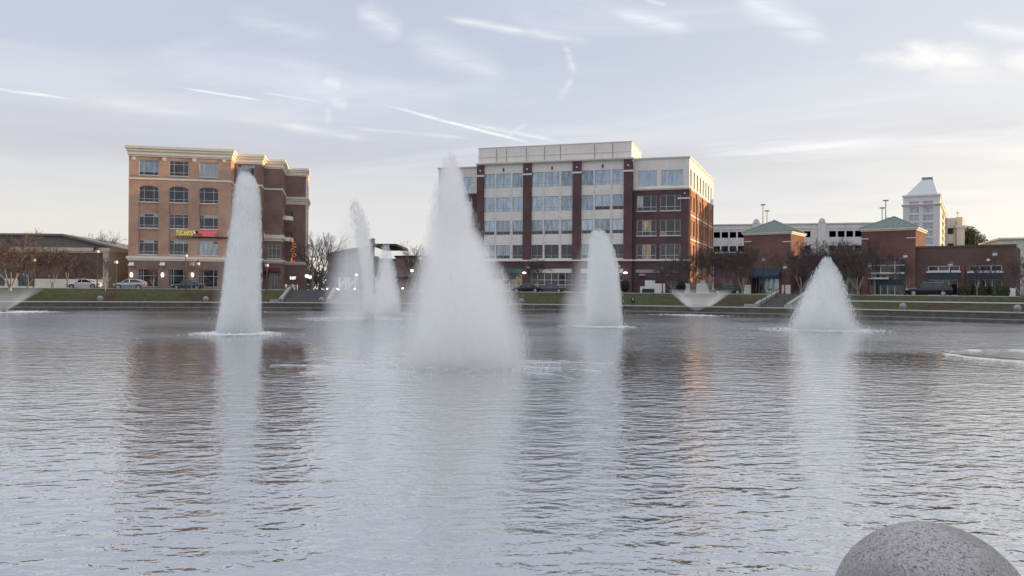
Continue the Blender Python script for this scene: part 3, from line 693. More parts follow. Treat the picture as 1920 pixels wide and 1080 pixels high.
# ground floor: sign panels, shopfronts
for bi, (pa, pb) in enumerate(((905.3, 979.2), (994.5, 1072), (1088, 1168))):
    a, b = M.X(pa), M.X(pb); z1 = M.Z(1000, 511.5)
    m_ = MB(); slab(m_, 'F', 0, a, b, z1, gr1, .1, .45); m_.build('fascia_panel', mat('teal_panel', (.10, .24, .24), .6) if bi == 0 else cream_grey, T)
    n = 6
    window(T, 'F', 0, a, b, .12, z1, tuple((i + 1) / n for i in range(n - 1)), (.36, .62), (lambda i, j: random.choice([g_warm, g_blind, g_dim])) if bi == 0 else g_dark, fm=mull_white, rec=.35, bar=.09, name='shopfront')
    m_ = MB(); m_.box(a, b, .2, .6, 0, .12); m_.build('plinth', concrete, T)
m_ = MB(); m_.box(M.X(943), M.X(976), -.9, -.02, M.Z(960, 512.5), M.Z(960, 508)); m_.build('awning', mat('teal_cloth', (.07, .25, .23), .8), T)
# storefront signs on the first bay
# rooftop box with panel joints
px0, px1 = M.X(895.5, .9), M.X(1182.5, .9); ph = M.Z(1182, 265.5, .9); pd = 13.0
m_ = MB(); m_.box(px0, px1, .9, .9 + pd, mt, ph); box = m_.build('rooftop_box', precast, T)
for px in (929, 948, 985, 1019, 1049, 1113, 1147):
    X_ = M.X(px, .9); m_ = MB(); m_.box(X_ - .10, X_ + .10, .86, .9, mt + .4, ph - .2); m_.build('joint_cover', mat('joint_grey', (.42, .40, .38), .7), box)
for i in range(3):
    m_ = MB(); yy = .9 + pd * (.28 + i * .24); m_.box(px1, px1 + .05, yy, yy + .3, mt + .3, ph); m_.build('joint_cover', mat('joint_grey', (.42, .40, .38), .7), box)
m_ = MB(); m_.box(px0, px1, .80, .899, mt + (ph - mt) * .47, mt + (ph - mt) * .49); m_.box(px0 - .05, px1 + .12, .82, .9 + pd, ph, ph + .12); m_.build('box_coping', cream_grey, box)
# the wing on the right corner
yw = 1.0; wt = M.Z(1291, 296.5, yw); wl0 = M.Z(1291, 351.5, yw)
def wz(py): return M.Z(1240, py, yw)
ct = [(M.X(1194.5, yw), M.X(1230.5, yw), wz(348.5), wz(319)), (M.X(1238, yw), M.X(1280, yw), wz(348.5), wz(319))]
wall(T, 'F', yw, xM, right_w, wl0, wt, precast, ct)
for k_, o in enumerate(ct): window(T, 'F', yw, *o, (.33, .67), (.25,), (lambda i, j: g_dark if (k_ == 0 and i == 0 and False) else g_blue), bar=.06)
ro = []
for (q0, q1) in ((366, 395), (412, 441.5), (457.5, 486)):
    for (p0, p1) in ((1193, 1229.5), (1236.5, 1275)): ro.append((M.X(p0, yw), M.X(p1, yw), wz(q1), wz(q0)))
wall(T, 'F', yw, xM, right_w, 0, wl0, brick_plum, ro)
for k_, o in enumerate(ro):
    gsel = [lambda i, j: g_grey if (i == 0 and j == 1) else g_dark, lambda i, j: g_dark, lambda i, j: g_warm if (i == 1 and j == 1) else g_dark, lambda i, j: g_warm if (i == 0 and j == 0) else g_dark,
            lambda i, j: g_warm if i == 1 else g_dark, lambda i, j: g_dim][k_]  # warm panes: reflection of sunlit fronts painted as glass colour
    window(T, 'F', yw, *o, (.3, .72), (.26,), gsel, sill=1, bar=.08)
ye = 31.5; n = 8; SKEW[:] = [.09, yw]
so = []; st = []
for k_ in range(n):
    a = .9 + (ye - 1.4) * k_ / n; b = a + (ye - 1.4) / n * .46 ; a += yw; b += yw
    st.append((a, b, wl0 + .35, wt - 1.75))
    for (z0, z1) in ((ro[0][2], ro[0][3]), (ro[2][2], ro[2][3]), (ro[4][2], ro[4][3])): so.append((a, b, z0, z1))
wall(T, 'R', right_w, yw, ye + yw, wl0, wt, precast, st)
wall(T, 'R', right_w, yw, ye + yw, 0, wl0, brick_sunlit, so)
for o in st: window(T, 'R', right_w, *o, (.5,), (.25,), g_blue)
for o in so: window(T, 'R', right_w, *o, (.5,), (.25,), g_dark, sill=1)
for k_ in range(0, n + 1, 2):
    a = yw + .25 + (ye - 1.4) * k_ / n; m_ = MB(); slab(m_, 'R', right_w, a, a + .5, 0, wl0 - .05, -.22, 0.0); m_.build('pilaster', brick_sunlit, T)
for z_ in (ro[2][3] + .8, ro[4][3] + .8): cornice(T, [(right_w + .09 * .8, yw + .8), (right_w + .09 * ye, yw + ye)], z_, z_ + .2, cream_grey, FLAT, 'string_course', .02)
SKEW[:] = [0.0, 0.0]
rx = right_w + .09 * ye
cornice(T, [(xM + .01, yw), (right_w, yw), (rx, yw + ye)], wt, wt + .35, cream_grey, ((0, .5, .1), (.5, 1, .22)), 'parapet_edge', .5)
cornice(T, [(xM + .01, yw), (right_w, yw), (rx, yw + ye)], wl0 - .3, wl0 + .05, cream_grey, ((0, .5, .1), (.5, 1, .26)), 'belt_course', .3)
m_ = MB(); slab(m_, 'F', yw, M.X(1269, yw), right_w + .1, wl0 - 2.0, wl0 - 1.75, -.12, 0.0); slab(m_, 'F', yw, M.X(1281, yw), M.X(1283.5, yw), wl0 - 1.1, wl0 - .85, -.1, 0.0); m_.build('corner_band', cream_grey, T)
m_ = MB(); m_.box(xM + .3, right_w - .3, yw + .4, yw + ye - .3, wt - 1, wt - .4); m_.box(.3, xM, .7, 27, mt - 1, mt - .3); m_.box(.3, right_w - .3, 27, 27.4, 0, mt - .4); m_.build('roof', concrete, T)
# sign strip and lettering over the ground floor
m_ = MB(); slab(m_, 'F', yw, M.X(1191.5, yw), M.X(1240, yw), wz(511.8), wz(505.5), -.15, 0.0); m_.build('sign_strip', mat('sign_strip', (.34, .32, .33), .7), T)
for px in (1184.8, ): pass
for (p0, p1) in ((1199, 1210), (1249, 1256), (1298, 1307)):
    m_ = MB(); slab(m_, 'F', yw, M.X(p0, yw), M.X(p1, yw), wz(516.4), wz(515), -.9, -.1); m_.build('lamp_bar', cream_grey, T)
for px in (979 + 5, 1173):
    X_ = M.X(px); z_ = M.Z(px, 511.5); m_ = MB(); m_.lathe([(.12, z_ - .18), (.42, z_ - .1), (.45, z_), (.1, z_ + .2)], 12, (X_, -.45)); m_.build('wall_lantern', lamp_glow, T, True)
# left set-back wing
yl = 3.5; xl0 = M.X(821, yl); lt_ = M.Z(870, 316.2, yl)
def lz(py): return M.Z(870, py, yl)
lo_ = []
for (q0, q1) in ((332, 360), (378, 405), (422, 448), (466, 489)):
    for (p0, p1) in ((826, 852), (858, 884)): lo_.append((M.X(p0, yl), M.X(p1, yl), lz(q1), lz(q0)))
wall(T, 'F', yl, xl0, .0, lz(363), lt_, precast, lo_[:2]); wall(T, 'F', yl, xl0, .0, 0, lz(363), brick_plum, lo_[2:])
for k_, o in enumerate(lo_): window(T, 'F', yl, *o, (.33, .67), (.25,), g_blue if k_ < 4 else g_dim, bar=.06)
cornice(T, [(xl0, yl + 20), (xl0, yl), (-.02, yl)], lt_, lt_ + .35, cream_grey, ((0, .5, .1), (.5, 1, .25)), 'parapet_edge', .4)
cornice(T, [(xl0, yl + 20), (xl0, yl), (-.02, yl)], lz(364), lz(362), cream_grey, ((0, .5, .1), (.5, 1, .25)), 'belt_course', .1)
for z_ in (lz(384), lz(410)): cornice(T, [(xl0, yl + 6), (xl0, yl), (xl0 + .8, yl)], z_, z_ + .22, cream_grey, FLAT, 'stone_band', .02)
m_ = MB(); m_.box(xl0 + .02, xl0 + .4, yl + .01, yl + 20, 0, lt_); m_.box(xl0 + .4, 0, yl + 19.6, yl + 20, 0, lt_); m_.box(xl0 + .4, 0, yl + .4, yl + 19.6, lt_ - .8, lt_ - .3); m_.build('side_wall', brick_plum, T)
# letters beside the sign strip (too small to read whole: strokes as they look)
sx_, sy_, sz0 = on_front(M, 1256.5, 511.8, yw - .2)
s_ = thing('shop_sign', 'row of small pale letters on the plum brick beside the grey sign strip', 'sign', (sx_, sy_, sz0), M.a)
letters('x', 'EXANED', mat('pale_letter', (.45, .42, .42), .6), s_, (0, 0, 0), .55, M.X(1272, yw) - M.X(1241, yw), depth=.08)

# white hoarding panels round the ground floor of the corner wing
hw = white_paint
def hoard(px0, px1, pyt, name, label, y=-2.2, holes=0, group=None, m=None):
    x0 = M.X(px0, y); x1 = M.X(px1, y); p = M.O + M.u * x0 + M.v * y; zb = gz(p.x, p.y) - .05
    zt = EYE + (hy(px0) - pyt) / F * p.y
    t_ = thing(name, label, 'hoarding', (p.x, p.y, zb), M.a, group); W = x1 - x0; n = max(1, round(W / 1.25))
    for i in range(n): ubox('panel', m or hw, t_, W * i / n + .01, W * (i + 1) / n - .01, 0, .06, 0.02, zt - zb)
    m_ = MB(); m_.box(0, W, .06, .12, .3, .4); m_.box(0, W, .06, .12, (zt - zb) * .8, (zt - zb) * .8 + .1); m_.build('rail', mat('wood', (.30, .22, .14), .8), t_)
    return t_
hoard(1209, 1228, 525.5, 'hoarding', 'upper white hoarding block standing over the dark opening', y=-1.2)
hoard(1226, 1247, 531.5, 'hoarding', 'tall white hoarding panels right of the dark opening')
hoard(1200, 1226, 537.0, 'hoarding', 'low white hoarding strip above the dark opening', y=-2.0)
hoard(1283, 1294, 531.5, 'hoarding', 'narrow white hoarding between the round shrub and the bare tree', m=mat('dull_white', (.62, .62, .64), .7))
hoard(1305, 1329, 531.5, 'hoarding', 'widest white hoarding panel with small dark holes, left of the dark hatchback')
hoard(1335, 1347, 531.5, 'hoarding', 'white hoarding end panel behind the nose of the dark hatchback')
hoard(1313, 1324, 526.0, 'hoarding', 'small grey board peeping over the widest white hoarding', y=-.8, m=mat('dull_white', (.62, .62, .64), .7))
m_ = MB(); xx0 = M.X(1204, -2.3); xx1 = M.X(1226.5, -2.3); p = M.O + M.u * xx0 + M.v * -2.3; dk = m_.box(0, xx1 - xx0, 0, .1, .05, EYE + (hy(1215) - 541.5) / F * p.y - gz(p.x, p.y)).build('skip_container', mat('dark_bin', (.03, .035, .035), .7), None)
dk.location = (p.x, p.y, gz(p.x, p.y)); dk.rotation_euler = (0, 0, M.a); tag(dk, 'low dark green screen below the white hoarding strip', 'screen'); dk.name = 'dark_screen'
# ================================================================== shops with green pyramid roofs (right)
DS = 122.0
S = Bld('brick_shops', 'long red brick shop row with two green pyramid roofed towers right of the lake', 1482, DS, -35.4, base=2.5)
T = S.t
def tower(T, pxl, pxr, eave_py, cap_py, apex_py, pxside, m, cols=(), y=0.0, z0=0.0):
    a, b = S.X(pxl, y), S.X(pxr, y); ze = S.Z(pxr, eave_py, y); zc = S.Z(pxr, cap_py, y); dep = S.Yr(pxside, b) - y
    return a, b, ze, zc, dep
def green_roof(parent, a, b, y0, y1, z, h, over=.35):
    rr_ = MB(); a -= over; b += over; y0 -= over; y1 += over; c = ((a + b) / 2, (y0 + y1) / 2)
    rr_.add([(a, y0, z), (b, y0, z), (b, y1, z), (a, y1, z), (c[0], c[1], z + h)], [(0, 1, 4), (1, 2, 4), (2, 3, 4), (3, 0, 4), (3, 2, 1, 0)])
    r_ = rr_.build('pyramid_roof', copper, parent)
    cor = [(a, y0), (b, y0), (b, y1), (a, y1)]
    n = 13
    for e in range(4):      # standing seams, each running up the slope until it meets a hip
        p, q = Vector(cor[e]), Vector(cor[(e + 1) % 4]); C = Vector(c)
        for i in range(1, n):
            t = i / n; s0 = p.lerp(q, t); f = 1 - abs(2 * t - 1); mid = (p + q) / 2; s1 = s0 + (C - mid) * f
            sm = MB(); sm.tube((s0.x, s0.y, z + .02), (s1.x, s1.y, z + h * f + .02), .035, .035, 4, False); sm.build('seam', mat('seam_copper', (.23, .33, .30), .5, .2), r_)
    for e in range(4): sm = MB(); sm.tube((*cor[e], z + .03), (*c, z + h + .03), .06, .06, 5); sm.build('hip', mat('seam_copper', (.23, .33, .30), .5, .2), r_)
    return r_
# tower one with the blue entrance
a1_, b1_, ze1, zc1, dp1 = tower(T, 1394, 1482, 433.5, 438.5, 413, 1508, brick_red)
en = (S.X(1410, 0), S.X(1461, 0), 0.0, S.Z(1440, 506))
wall(T, 'F', 0, a1_, b1_, 0, zc1, brick_red, [en], dep=2.2)
wall(T, 'R', b1_, 0, dp1, 0, zc1, brick_red); m_ = MB(); m_.box(a1_, a1_ + .3, .05, dp1, 0, zc1); m_.box(a1_ + .3, b1_ - .3, dp1 - .3, dp1, 0, zc1); m_.build('side_wall', brick_red, T)
cornice(T, [(a1_, dp1), (a1_, 0), (b1_, 0), (b1_, dp1)], zc1, ze1, cream, ((0, .5, .12), (.5, 1, .3)), 'cornice', .3)
green_roof(T, a1_, b1_, 0, dp1, ze1, S.Z(1452, 413, dp1 / 2) - ze1)
for (p0, p1) in ((1396, 1408), (1467, 1482.3)):
    m_ = MB(); slab(m_, 'F', 0, S.X(p0), S.X(p1) , S.Z(p0, 454), S.Z(p0, 452.4), -.1, 0); m_.build('stone_band', cream, T)
    m_ = MB(); slab(m_, 'F', 0, S.X(p0), S.X(p1) - .02, 0, zc1 - 1.3, -.09, 0); m_.build('corner_pier', brick_red, T)
    m_ = MB(); slab(m_, 'F', 0, S.X(p0) - .05, S.X(p1) + .05, 0, 1.5, -.22, -.09); m_.build('stone_base', cream_grey, T)
blue = mat('navy_cloth', (.03, .055, .085), .8)
m_ = MB(); z_ = en[3]; m_.add([(en[0] - .2, -.05, z_ + .3), (en[1] + .2, -.05, z_ + .3), (en[1] + .3, -1.5, z_ - .9), (en[0] - .3, -1.5, z_ - .9), (en[0] - .3, -1.5, z_ - 1.3), (en[1] + .3, -1.5, z_ - 1.3), (en[0] - .2, -.05, z_ - 1.3), (en[1] + .2, -.05, z_ - 1.3)],
   [(0, 3, 2, 1), (3, 4, 5, 2), (0, 6, 4, 3), (1, 2, 5, 7)]); m_.build('awning', blue, T)
window(T, 'F', 1.6, en[0], en[1], .05, en[3], (.12, .32, .66, .86), (.7,), lambda i, j: g_grey if (j == 0 and i in (2, 3)) else g_dim, rec=.3, bar=.1, name='entrance_door', fm=mull_white)
# tower two with the tall glass front
a2_, b2_, ze2, zc2, dp2 = tower(T, 1614.5, 1716, 425, 431, 406, 1735, brick_red)
gl = (S.X(1631), S.X(1697), S.Z(1660, 511.5), S.Z(1660, 483)); gd = (S.X(1631), S.X(1697), .05, S.Z(1660, 513.5))
wall(T, 'F', 0, a2_, b2_, 0, zc2, brick_red, [gl, gd], dep=.6)
wall(T, 'R', b2_, 0, dp2, 0, zc2, brick_red); m_ = MB(); m_.box(a2_, a2_ + .3, .05, dp2, 0, zc2); m_.box(a2_ + .3, b2_ - .3, dp2 - .3, dp2, 0, zc2); m_.build('side_wall', brick_red, T)
cornice(T, [(a2_, dp2), (a2_, 0), (b2_, 0), (b2_, dp2)], zc2, ze2, cream, ((0, .5, .12), (.5, 1, .3)), 'cornice', .3)
green_roof(T, a2_, b2_, 0, dp2, ze2, S.Z(1675, 406, dp2 / 2) - ze2)
for (p0, p1, q) in ((1615, 1628, 447.5), (1699, 1716.3, 445.5)):
    m_ = MB(); slab(m_, 'F', 0, S.X(p0), S.X(p1), S.Z(p0, q + 1.6), S.Z(p0, q), -.12, 0); m_.build('stone_band', cream, T)
    m_ = MB(); slab(m_, 'F', 0, S.X(p0), S.X(p1) - .02, 0, zc2 - 1.3, -.09, 0); m_.build('corner_pier', brick_red, T)
window(T, 'F', 0, *gl, (.3, .7), (.5,), g_dim, rec=.3, bar=.1, fm=mull_white)
window(T, 'F', 0, *gd, (.3, .5, .7), (.68,), lambda i, j: g_dark if i == 1 else g_dim, rec=.35, bar=.1, name='shopfront', fm=mull_white)
m_ = MB(); slab(m_, 'F', 0, gl[0] - .1, gl[1] + .1, gd[3], gl[2], -.6, -.0); m_.build('canopy', cream_grey, T)
m_ = MB(); slab(m_, 'F', 0, gl[0], gl[1] - 2, gd[3] - .75, gd[3] - .55, -1.0, -.5); m_.build('awning_bar', white_paint, T)
m_ = MB(); slab(m_, 'F', 0, gd[0], gd[1], gd[3] - 1.6, gd[3] - .8, -.45, -.35); m_.build('awning', blue, T)
# low link between the towers and left of tower one
def lowblock(name, p0, p1, y, pyt, m, pz=None, dep=9.0, ops=(), cop=cream_grey, xa=None, xb=None):
    a = S.X(p0, y) if xa is None else xa; b = S.X(p1, y) if xb is None else xb; zt = S.Z(pz or p0, pyt, y)
    wl_ = wall(T, 'F', y, a, b, 0, zt, m, ops, dep=.5); m2 = MB(); m2.box(a, b, y + .5, y + dep, 0, zt - .4); m2.build('core', m, T)
    m2 = MB(); m2.box(a - .05, b + .05, y - .08, y + .5, zt, zt + .22); m2.build('coping', cop, T); return a, b, zt
lowblock('link', 1338, 1394, 7.0, 475, brick_dull, pz=1370)
ya = 5.0
oo = [(S.X(1516, ya), S.X(1560, ya), .1, S.Z(1540, 514, ya)), (S.X(1572, ya), S.X(1605, ya), .1, S.Z(1590, 514, ya))]
lowblock('link', 1506, 1620, ya, 478, brick_red, pz=1560, ops=oo)
for o in oo:
    window(T, 'F', ya, *o, (.25, .5, .75), (.7,), g_dark, rec=.3, bar=.08, name='shopfront')
    m_ = MB(); z_ = o[3]; m_.add([(o[0] - .2, ya - .05, z_ + .7), (o[1] + .2, ya - .05, z_ + .7), (o[1] + .2, ya - 1.2, z_ - .2), (o[0] - .2, ya - 1.2, z_ - .2), (o[0] - .2, ya - 1.2, z_ - .5), (o[1] + .2, ya - 1.2, z_ - .5)], [(0, 3, 2, 1), (3, 4, 5, 2)]); m_.build('awning', mat('green_cloth', (.04, .11, .10), .8), T)
# flat shops at the right end
yf = .5; fx0 = b2_ + .0; fx1 = S.X(1904, yf); zf = S.Z(1718, 465.3, yf)
def fz(py, px=1800): return S.Z(px, py, yf)
ops = [(S.X(1739, yf), S.X(1799.5, yf), fz(508.5), fz(497.5)), (S.X(1816, yf), S.X(1879, yf), fz(509.5), fz(497.5)),
       (S.X(1739, yf), S.X(1796, yf), .05, fz(512)), (S.X(1816, yf), S.X(1879, yf), .05, fz(512))]
wall(T, 'F', yf, fx0, fx1, 0, zf, brick_dull, ops, dep=.6); m_ = MB(); m_.box(fx0, fx1 - .02, yf + .6, yf + 10, 0, zf - .5); m_.build('core', brick_dull, T)
wall(T, 'R', fx1, yf, yf + 10, 0, zf, brick_dull)
m_ = MB(); m_.box(fx0, fx1 + .1, yf - .1, yf + .5, zf, zf + .25); m_.build('coping', brick_dull, T)
for k_, o in enumerate(ops):
    if k_ < 2: window(T, 'F', yf, *o, (.33, .67), (), g_dark if k_ else g_dim, rec=.25, bar=.14, fm=mull_white); m_ = MB(); slab(m_, 'F', yf, o[0] - .15, o[1] + .15, o[2] - .18, o[2], -.25, 0.0); m_.build('sill', white_paint if k_ else cream_grey, T)
    else: window(T, 'F', yf, *o, (.3, .5, .7), (.7,), lambda i, j: random.choice([g_dark, g_dim]), rec=.35, bar=.1, name='shopfront'); m_ = MB(); slab(m_, 'F', yf, o[0], o[1], o[3] - .9, o[3] - .02, -.5, -.4); m_.build('awning', blue, T)
for px in (1718, 1804, 1811, 1882):
    X_ = S.X(px + 2, yf); m_ = MB(); slab(m_, 'F', yf, X_ - .3, X_ + .3, 0, fz(496), -.1, 0); m_.build('pier', brick_dull, T)
m_ = MB(); slab(m_, 'F', yf, S.X(1885, yf), fx1, 0, 1.1, -.12, 0.0); m_.build('stone_base', cream_grey, T)
for k_, px in enumerate((1853, )):
    X_ = S.X(px, yf); z_ = fz(489); m_ = MB(); m_.lathe([(.1, z_ - .15), (.3, z_), (.1, z_ + .2)], 10, (X_, yf - .3)); m_.build('wall_lantern', lamp_globe, T, True)
# clipped hedges in front of the flat shops
leaf_d = mat('hedge_leaf', (.018, .027, .014), .85, var=.5, scale=6, col2=(.04, .055, .025))
def leafy(name, blobs, n, m, size, parent=None, seed=1):
    rnd = random.Random(seed); vs = []; fs = []
    for i in range(n):
        (c, r) = blobs[rnd.randrange(len(blobs))]
        d = Vector((rnd.gauss(0, 1), rnd.gauss(0, 1), rnd.gauss(0, 1))).normalized() * (rnd.random() ** .35)
        p = Vector(c) + Vector((d.x * r[0], d.y * r[1], d.z * r[2])); a = Vector((rnd.gauss(0, 1), rnd.gauss(0, 1), rnd.gauss(0, 1))).normalized(); b = a.orthogonal().normalized(); s_ = size * rnd.uniform(.5, 1.3)
        k = len(vs); vs += [p + a * s_, p + b * s_ * .6, p - a * s_ * .8, p - b * s_ * .6]; fs.append((k, k + 1, k + 2, k + 3))
    return obj(name, vs, fs, m, parent)
def hedge(px0, px1, label, y=-2.0, h=1.3):
    a, b = S.X(px0, y), S.X(px1, y); p = S.O + S.u * a + S.v * y; t_ = thing('hedge', label, 'hedge', (p.x, p.y, gz(p.x, p.y) - .05), S.a)
    W = b - a; m2 = MB(); m2.box(.1, W - .1, -.4, .4, 0, h - .15); m2.build('branches', leaf_d, t_)
    l_ = leafy('foliage', [((W * (i + .5) / 8, 0, h * .5), (W / 9, .55, h * .55)) for i in range(8)], 2200, leaf_d, .09, t_, int(px0)); l_['kind'] = 'stuff'
hedge(1796, 1822, 'clipped dark hedge right behind the dark SUV')
hedge(1826, 1852, 'middle clipped dark hedge under the flat shop windows')
hedge(1858, 1893, 'longest clipped dark hedge at the end of the flat shops')
def shrub(px, py, d, r, label, h=2.0):
    x = (px - CX) / F * d; t_ = thing('round_shrub', label, 'shrub', (x, d, gz(x, d) - .1)); m2 = MB(); m2.tube((0, 0, 0), (0, 0, h * .5), .08, .06, 6); m2.build('trunk', bark, t_)
    l_ = leafy('crown', [((0, 0, h * .55), (r, r, h * .5)), ((.1, 0, h * .6), (r * .8, r * .8, h * .45))], 2600, leaf_d, .12, t_, int(px)); l_['kind'] = 'stuff'
shrub(1277, 540, 130, .75, 'dark oval shrub between white hoardings under the corner wing', 2.0)
shrub(1172, 540, 136, .8, 'dark round shrub beside the right hand fountain column', 2.2)

# ================================================================== parking garage and stair tower behind
G = Bld('parking_garage', 'long white parking garage with dark openings behind the brick shops', 1318, 186, -13.7, base=2.4)
T = G.t
gx1 = G.X(1705)
gt = G.Z(1345, 420.5); gops = []
pyl = [1417, 1540, 1664]
posts = []
xx = G.X(1337.5) - 2 * (G.X(1352.5) - G.X(1337.5))
stepx = (G.X(1352.5) - G.X(1337.5))
rz_ = [(G.Z(1345, 446.2), G.Z(1345, 435.2)), (G.Z(1345, 472.3), G.Z(1345, 461.6)), (G.Z(1345, 499), G.Z(1345, 488))]
pz = [(G.X(p - 8), G.X(p + 8)) for p in pyl]
while xx < gx1 - stepx:
    a, b = xx, xx + stepx * .80
    if not any(a < q and b > p for p, q in pz): gops += [(a, b, z0, z1) for z0, z1 in rz_]
    xx += stepx
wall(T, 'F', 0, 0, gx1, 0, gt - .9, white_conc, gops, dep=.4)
m_ = MB(); m_.box(0, gx1, .05, .35, gt - .9, gt - .25); m_.build('parapet', white_conc, T)
m_ = MB(); m_.box(-.05, gx1 + .05, -.15, .35, gt - .25, gt); m_.box(0, gx1, -.1, .3, gt - 1.2, gt - 1.05); m_.build('parapet_edge', white_conc, T)
for (p, q) in pz:
    m_ = MB(); w_ = q - p; m_.box(p, q, -.5, -.01, 0, gt + .1); m_.box(p + w_ * .15, q - w_ * .15, -.6, .3, gt + .1, gt + .7); m_.box(p + w_ * .3, q - w_ * .3, -.62, .3, gt + .7, gt + 1.0); m_.build('pylon', white_conc, T)
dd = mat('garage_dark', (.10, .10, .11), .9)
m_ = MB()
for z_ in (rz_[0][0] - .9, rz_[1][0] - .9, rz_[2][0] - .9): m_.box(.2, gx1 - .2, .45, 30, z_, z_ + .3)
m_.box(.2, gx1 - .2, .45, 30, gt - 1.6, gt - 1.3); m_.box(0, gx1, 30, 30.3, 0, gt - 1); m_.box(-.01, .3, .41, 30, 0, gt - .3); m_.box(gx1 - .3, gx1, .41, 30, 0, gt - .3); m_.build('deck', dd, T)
def mast(px, pyt, label, B_=G, y=10, d=None, base_py=420):
    p = B_.O + B_.u * B_.X(px, y) + B_.v * y; zt = EYE + (hy(px) - pyt) / F * p.y; z0 = B_.base + gt - 1.2
    t_ = thing('mast_light', label, 'mast light', (p.x, p.y, z0), B_.a, None); m_ = MB(); m_.tube((0, 0, 0), (0, 0, zt - z0), .13, .09, 8); m_.build('pole', mat('mast_grey', (.38, .37, .36), .6), t_)
    m_ = MB(); m_.box(-.55, .55, -.3, .3, zt - z0, zt - z0 + .28); m_.build('lamp_head', mat('mast_grey', (.38, .37, .36), .6), t_)
mast(1429.5, 385, 'taller light mast on the garage roof above the first green roof')
mast(1437, 396.5, 'shorter light mast on the garage roof above the first green roof', y=18)
mast(1653, 391, 'shorter light mast on the garage roof beside the second green roof', y=18)
mast(1659.5, 377, 'taller light mast on the garage roof beside the second green roof')
# stair tower
K = Bld('stair_tower', 'white stair tower with zinc pyramid roof behind the brick shops', 1692, 162, -30, base=2.4)
T = K.t
kx = K.X(1761.5); kt = K.Z(1761.5, 366.5); ky = K.Yr(1774.5, kx); kl = K.Z(1761, 383.5)
ops = []
c2_ = [(K.X(1703.5), K.X(1722)), (K.X(1729), K.X(1748.5))]
for (q0, q1) in ((377.5, 384), (388, 399.5), (403, 414), (418, 430), (433, 444), (447, 459)):
    for (a, b) in c2_: ops.append((a, b, K.Z(1725, q1), K.Z(1725, q0)))
wall(T, 'F', 0, 0, kx, 0, kt, white_conc, ops, dep=.35)
for o in ops:
    w_ = window(T, 'F', 0, *o, (.5,), (.5,), g_grey, rec=.2, bar=.08, fm=mull_white)
so = []
for (q0, q1) in ((388, 399.5), (403, 414), (418, 430), (433, 444), (447, 459)):
    for f0 in (.28, .62): so.append((ky * f0, ky * (f0 + .2), K.Z(1725, q1), K.Z(1725, q0)))
wall(T, 'R', kx, 0, ky, 0, kt, mat('sunlit_white', (.72, .67, .58), .8), so, dep=.3)  # white side wall with the yellow of the low sun put into its colour
for o in so: window(T, 'R', kx, *o, (.5,), (), g_dim, rec=.15)
m_ = MB(); m_.box(0, .3, .36, ky, 0, kt); m_.box(.3, kx - .32, ky - .3, ky, 0, kt); m_.build('rear_wall', white_conc, T)
cornice(T, [(0, ky), (0, 0), (kx, 0), (kx, ky)], kl - .1, kl + .25, white_conc, ((0, .5, .12), (.5, 1, .3)), 'ledge', .05)
cornice(T, [(0, ky), (0, 0), (kx, 0), (kx, ky)], kt, kt + .35, white_conc, ((0, 1, .15),), 'cornice', .4)
rt = K.Z(1731, 337.5, ky / 2); a, b = .55, kx - .55; cxm = (a + b) / 2; cym = ky / 2; hw_ = .95
m_ = MB(); zb = kt + .35
m_.add([(a, .4, zb), (b, .4, zb), (b, ky - .4, zb), (a, ky - .4, zb), (cxm - hw_, cym - hw_, rt), (cxm + hw_, cym - hw_, rt), (cxm + hw_, cym + hw_, rt), (cxm - hw_, cym + hw_, rt)],
       [(0, 1, 5, 4), (1, 2, 6, 5), (2, 3, 7, 6), (3, 0, 4, 7), (4, 5, 6, 7), (3, 2, 1, 0)]); rf = m_.build('pyramid_roof', zinc, T)
for i in range(7):
    t = i / 6; m_ = MB(); m_.tube((a + (b - a) * t, .4, zb + .02), (cxm - hw_ + 2 * hw_ * t, cym - hw_, rt + .02), .05, .05, 4); m_.build('seam', mat('zinc_seam', (.62, .64, .68), .5, .2), rf)
for i in range(5):
    t = i / 4; m_ = MB(); m_.tube((b, .4 + (ky - .8) * t, zb + .02), (cxm + hw_, cym - hw_ + 2 * hw_ * t, rt + .02), .05, .05, 4); m_.build('seam', mat('zinc_seam', (.62, .64, .68), .5, .2), rf)
m_ = MB(); m_.box(cxm - hw_ * 1.15, cxm + hw_ * 1.15, cym - hw_ * 1.15, cym + hw_ * 1.15, rt + .03, rt + .45); m_.build('roof_cap', mat('dark_zinc', (.25, .26, .27), .5), rf)
# garage end block
N_ = Bld('garage_end_block', 'cream garage end block with chamfered corner right of the stair tower', 1774, 188, -13, 'building', base=2.4)
T = N_.t
nx = N_.X(1791); nt = N_.Z(1780, 408.5)
ops = [(N_.X(1776), N_.X(1788), N_.Z(1780, 439), N_.Z(1780, 427.5)), (N_.X(1776), N_.X(1788), N_.Z(1780, 467), N_.Z(1780, 456.5))]
cw = mat('cream_wall', (.66, .61, .54), .8)
wall(T, 'F', 0, -.5, nx, 0, nt, cw, ops, dep=1.0); m_ = MB(); m_.box(-.5, nx, 1.0, 1.3, 0, nt - 1); m_.build('deck', dd, T)
pa, pb = N_.X(1791.5), N_.X(1806.5); pt_ = N_.Z(1800, 407, 0); ps = N_.Z(1800, 427)
m_ = MB(); m_.box(pa, pb, -.6, 4, 0, ps); m_.box(pa - .3, pb + .3, -.9, 4.2, ps, ps + .5)
m_.build('corner_pier', cw, T)
m_ = MB(); m_.prism([(pa + .2, -.5), (pb - .5, -.5), (pb + .4, .6), (pb + .4, 3), (pb - .5, 4), (pa + .2, 4)], ps + .5, pt_); m_.build('chamfered_top', cw, T)
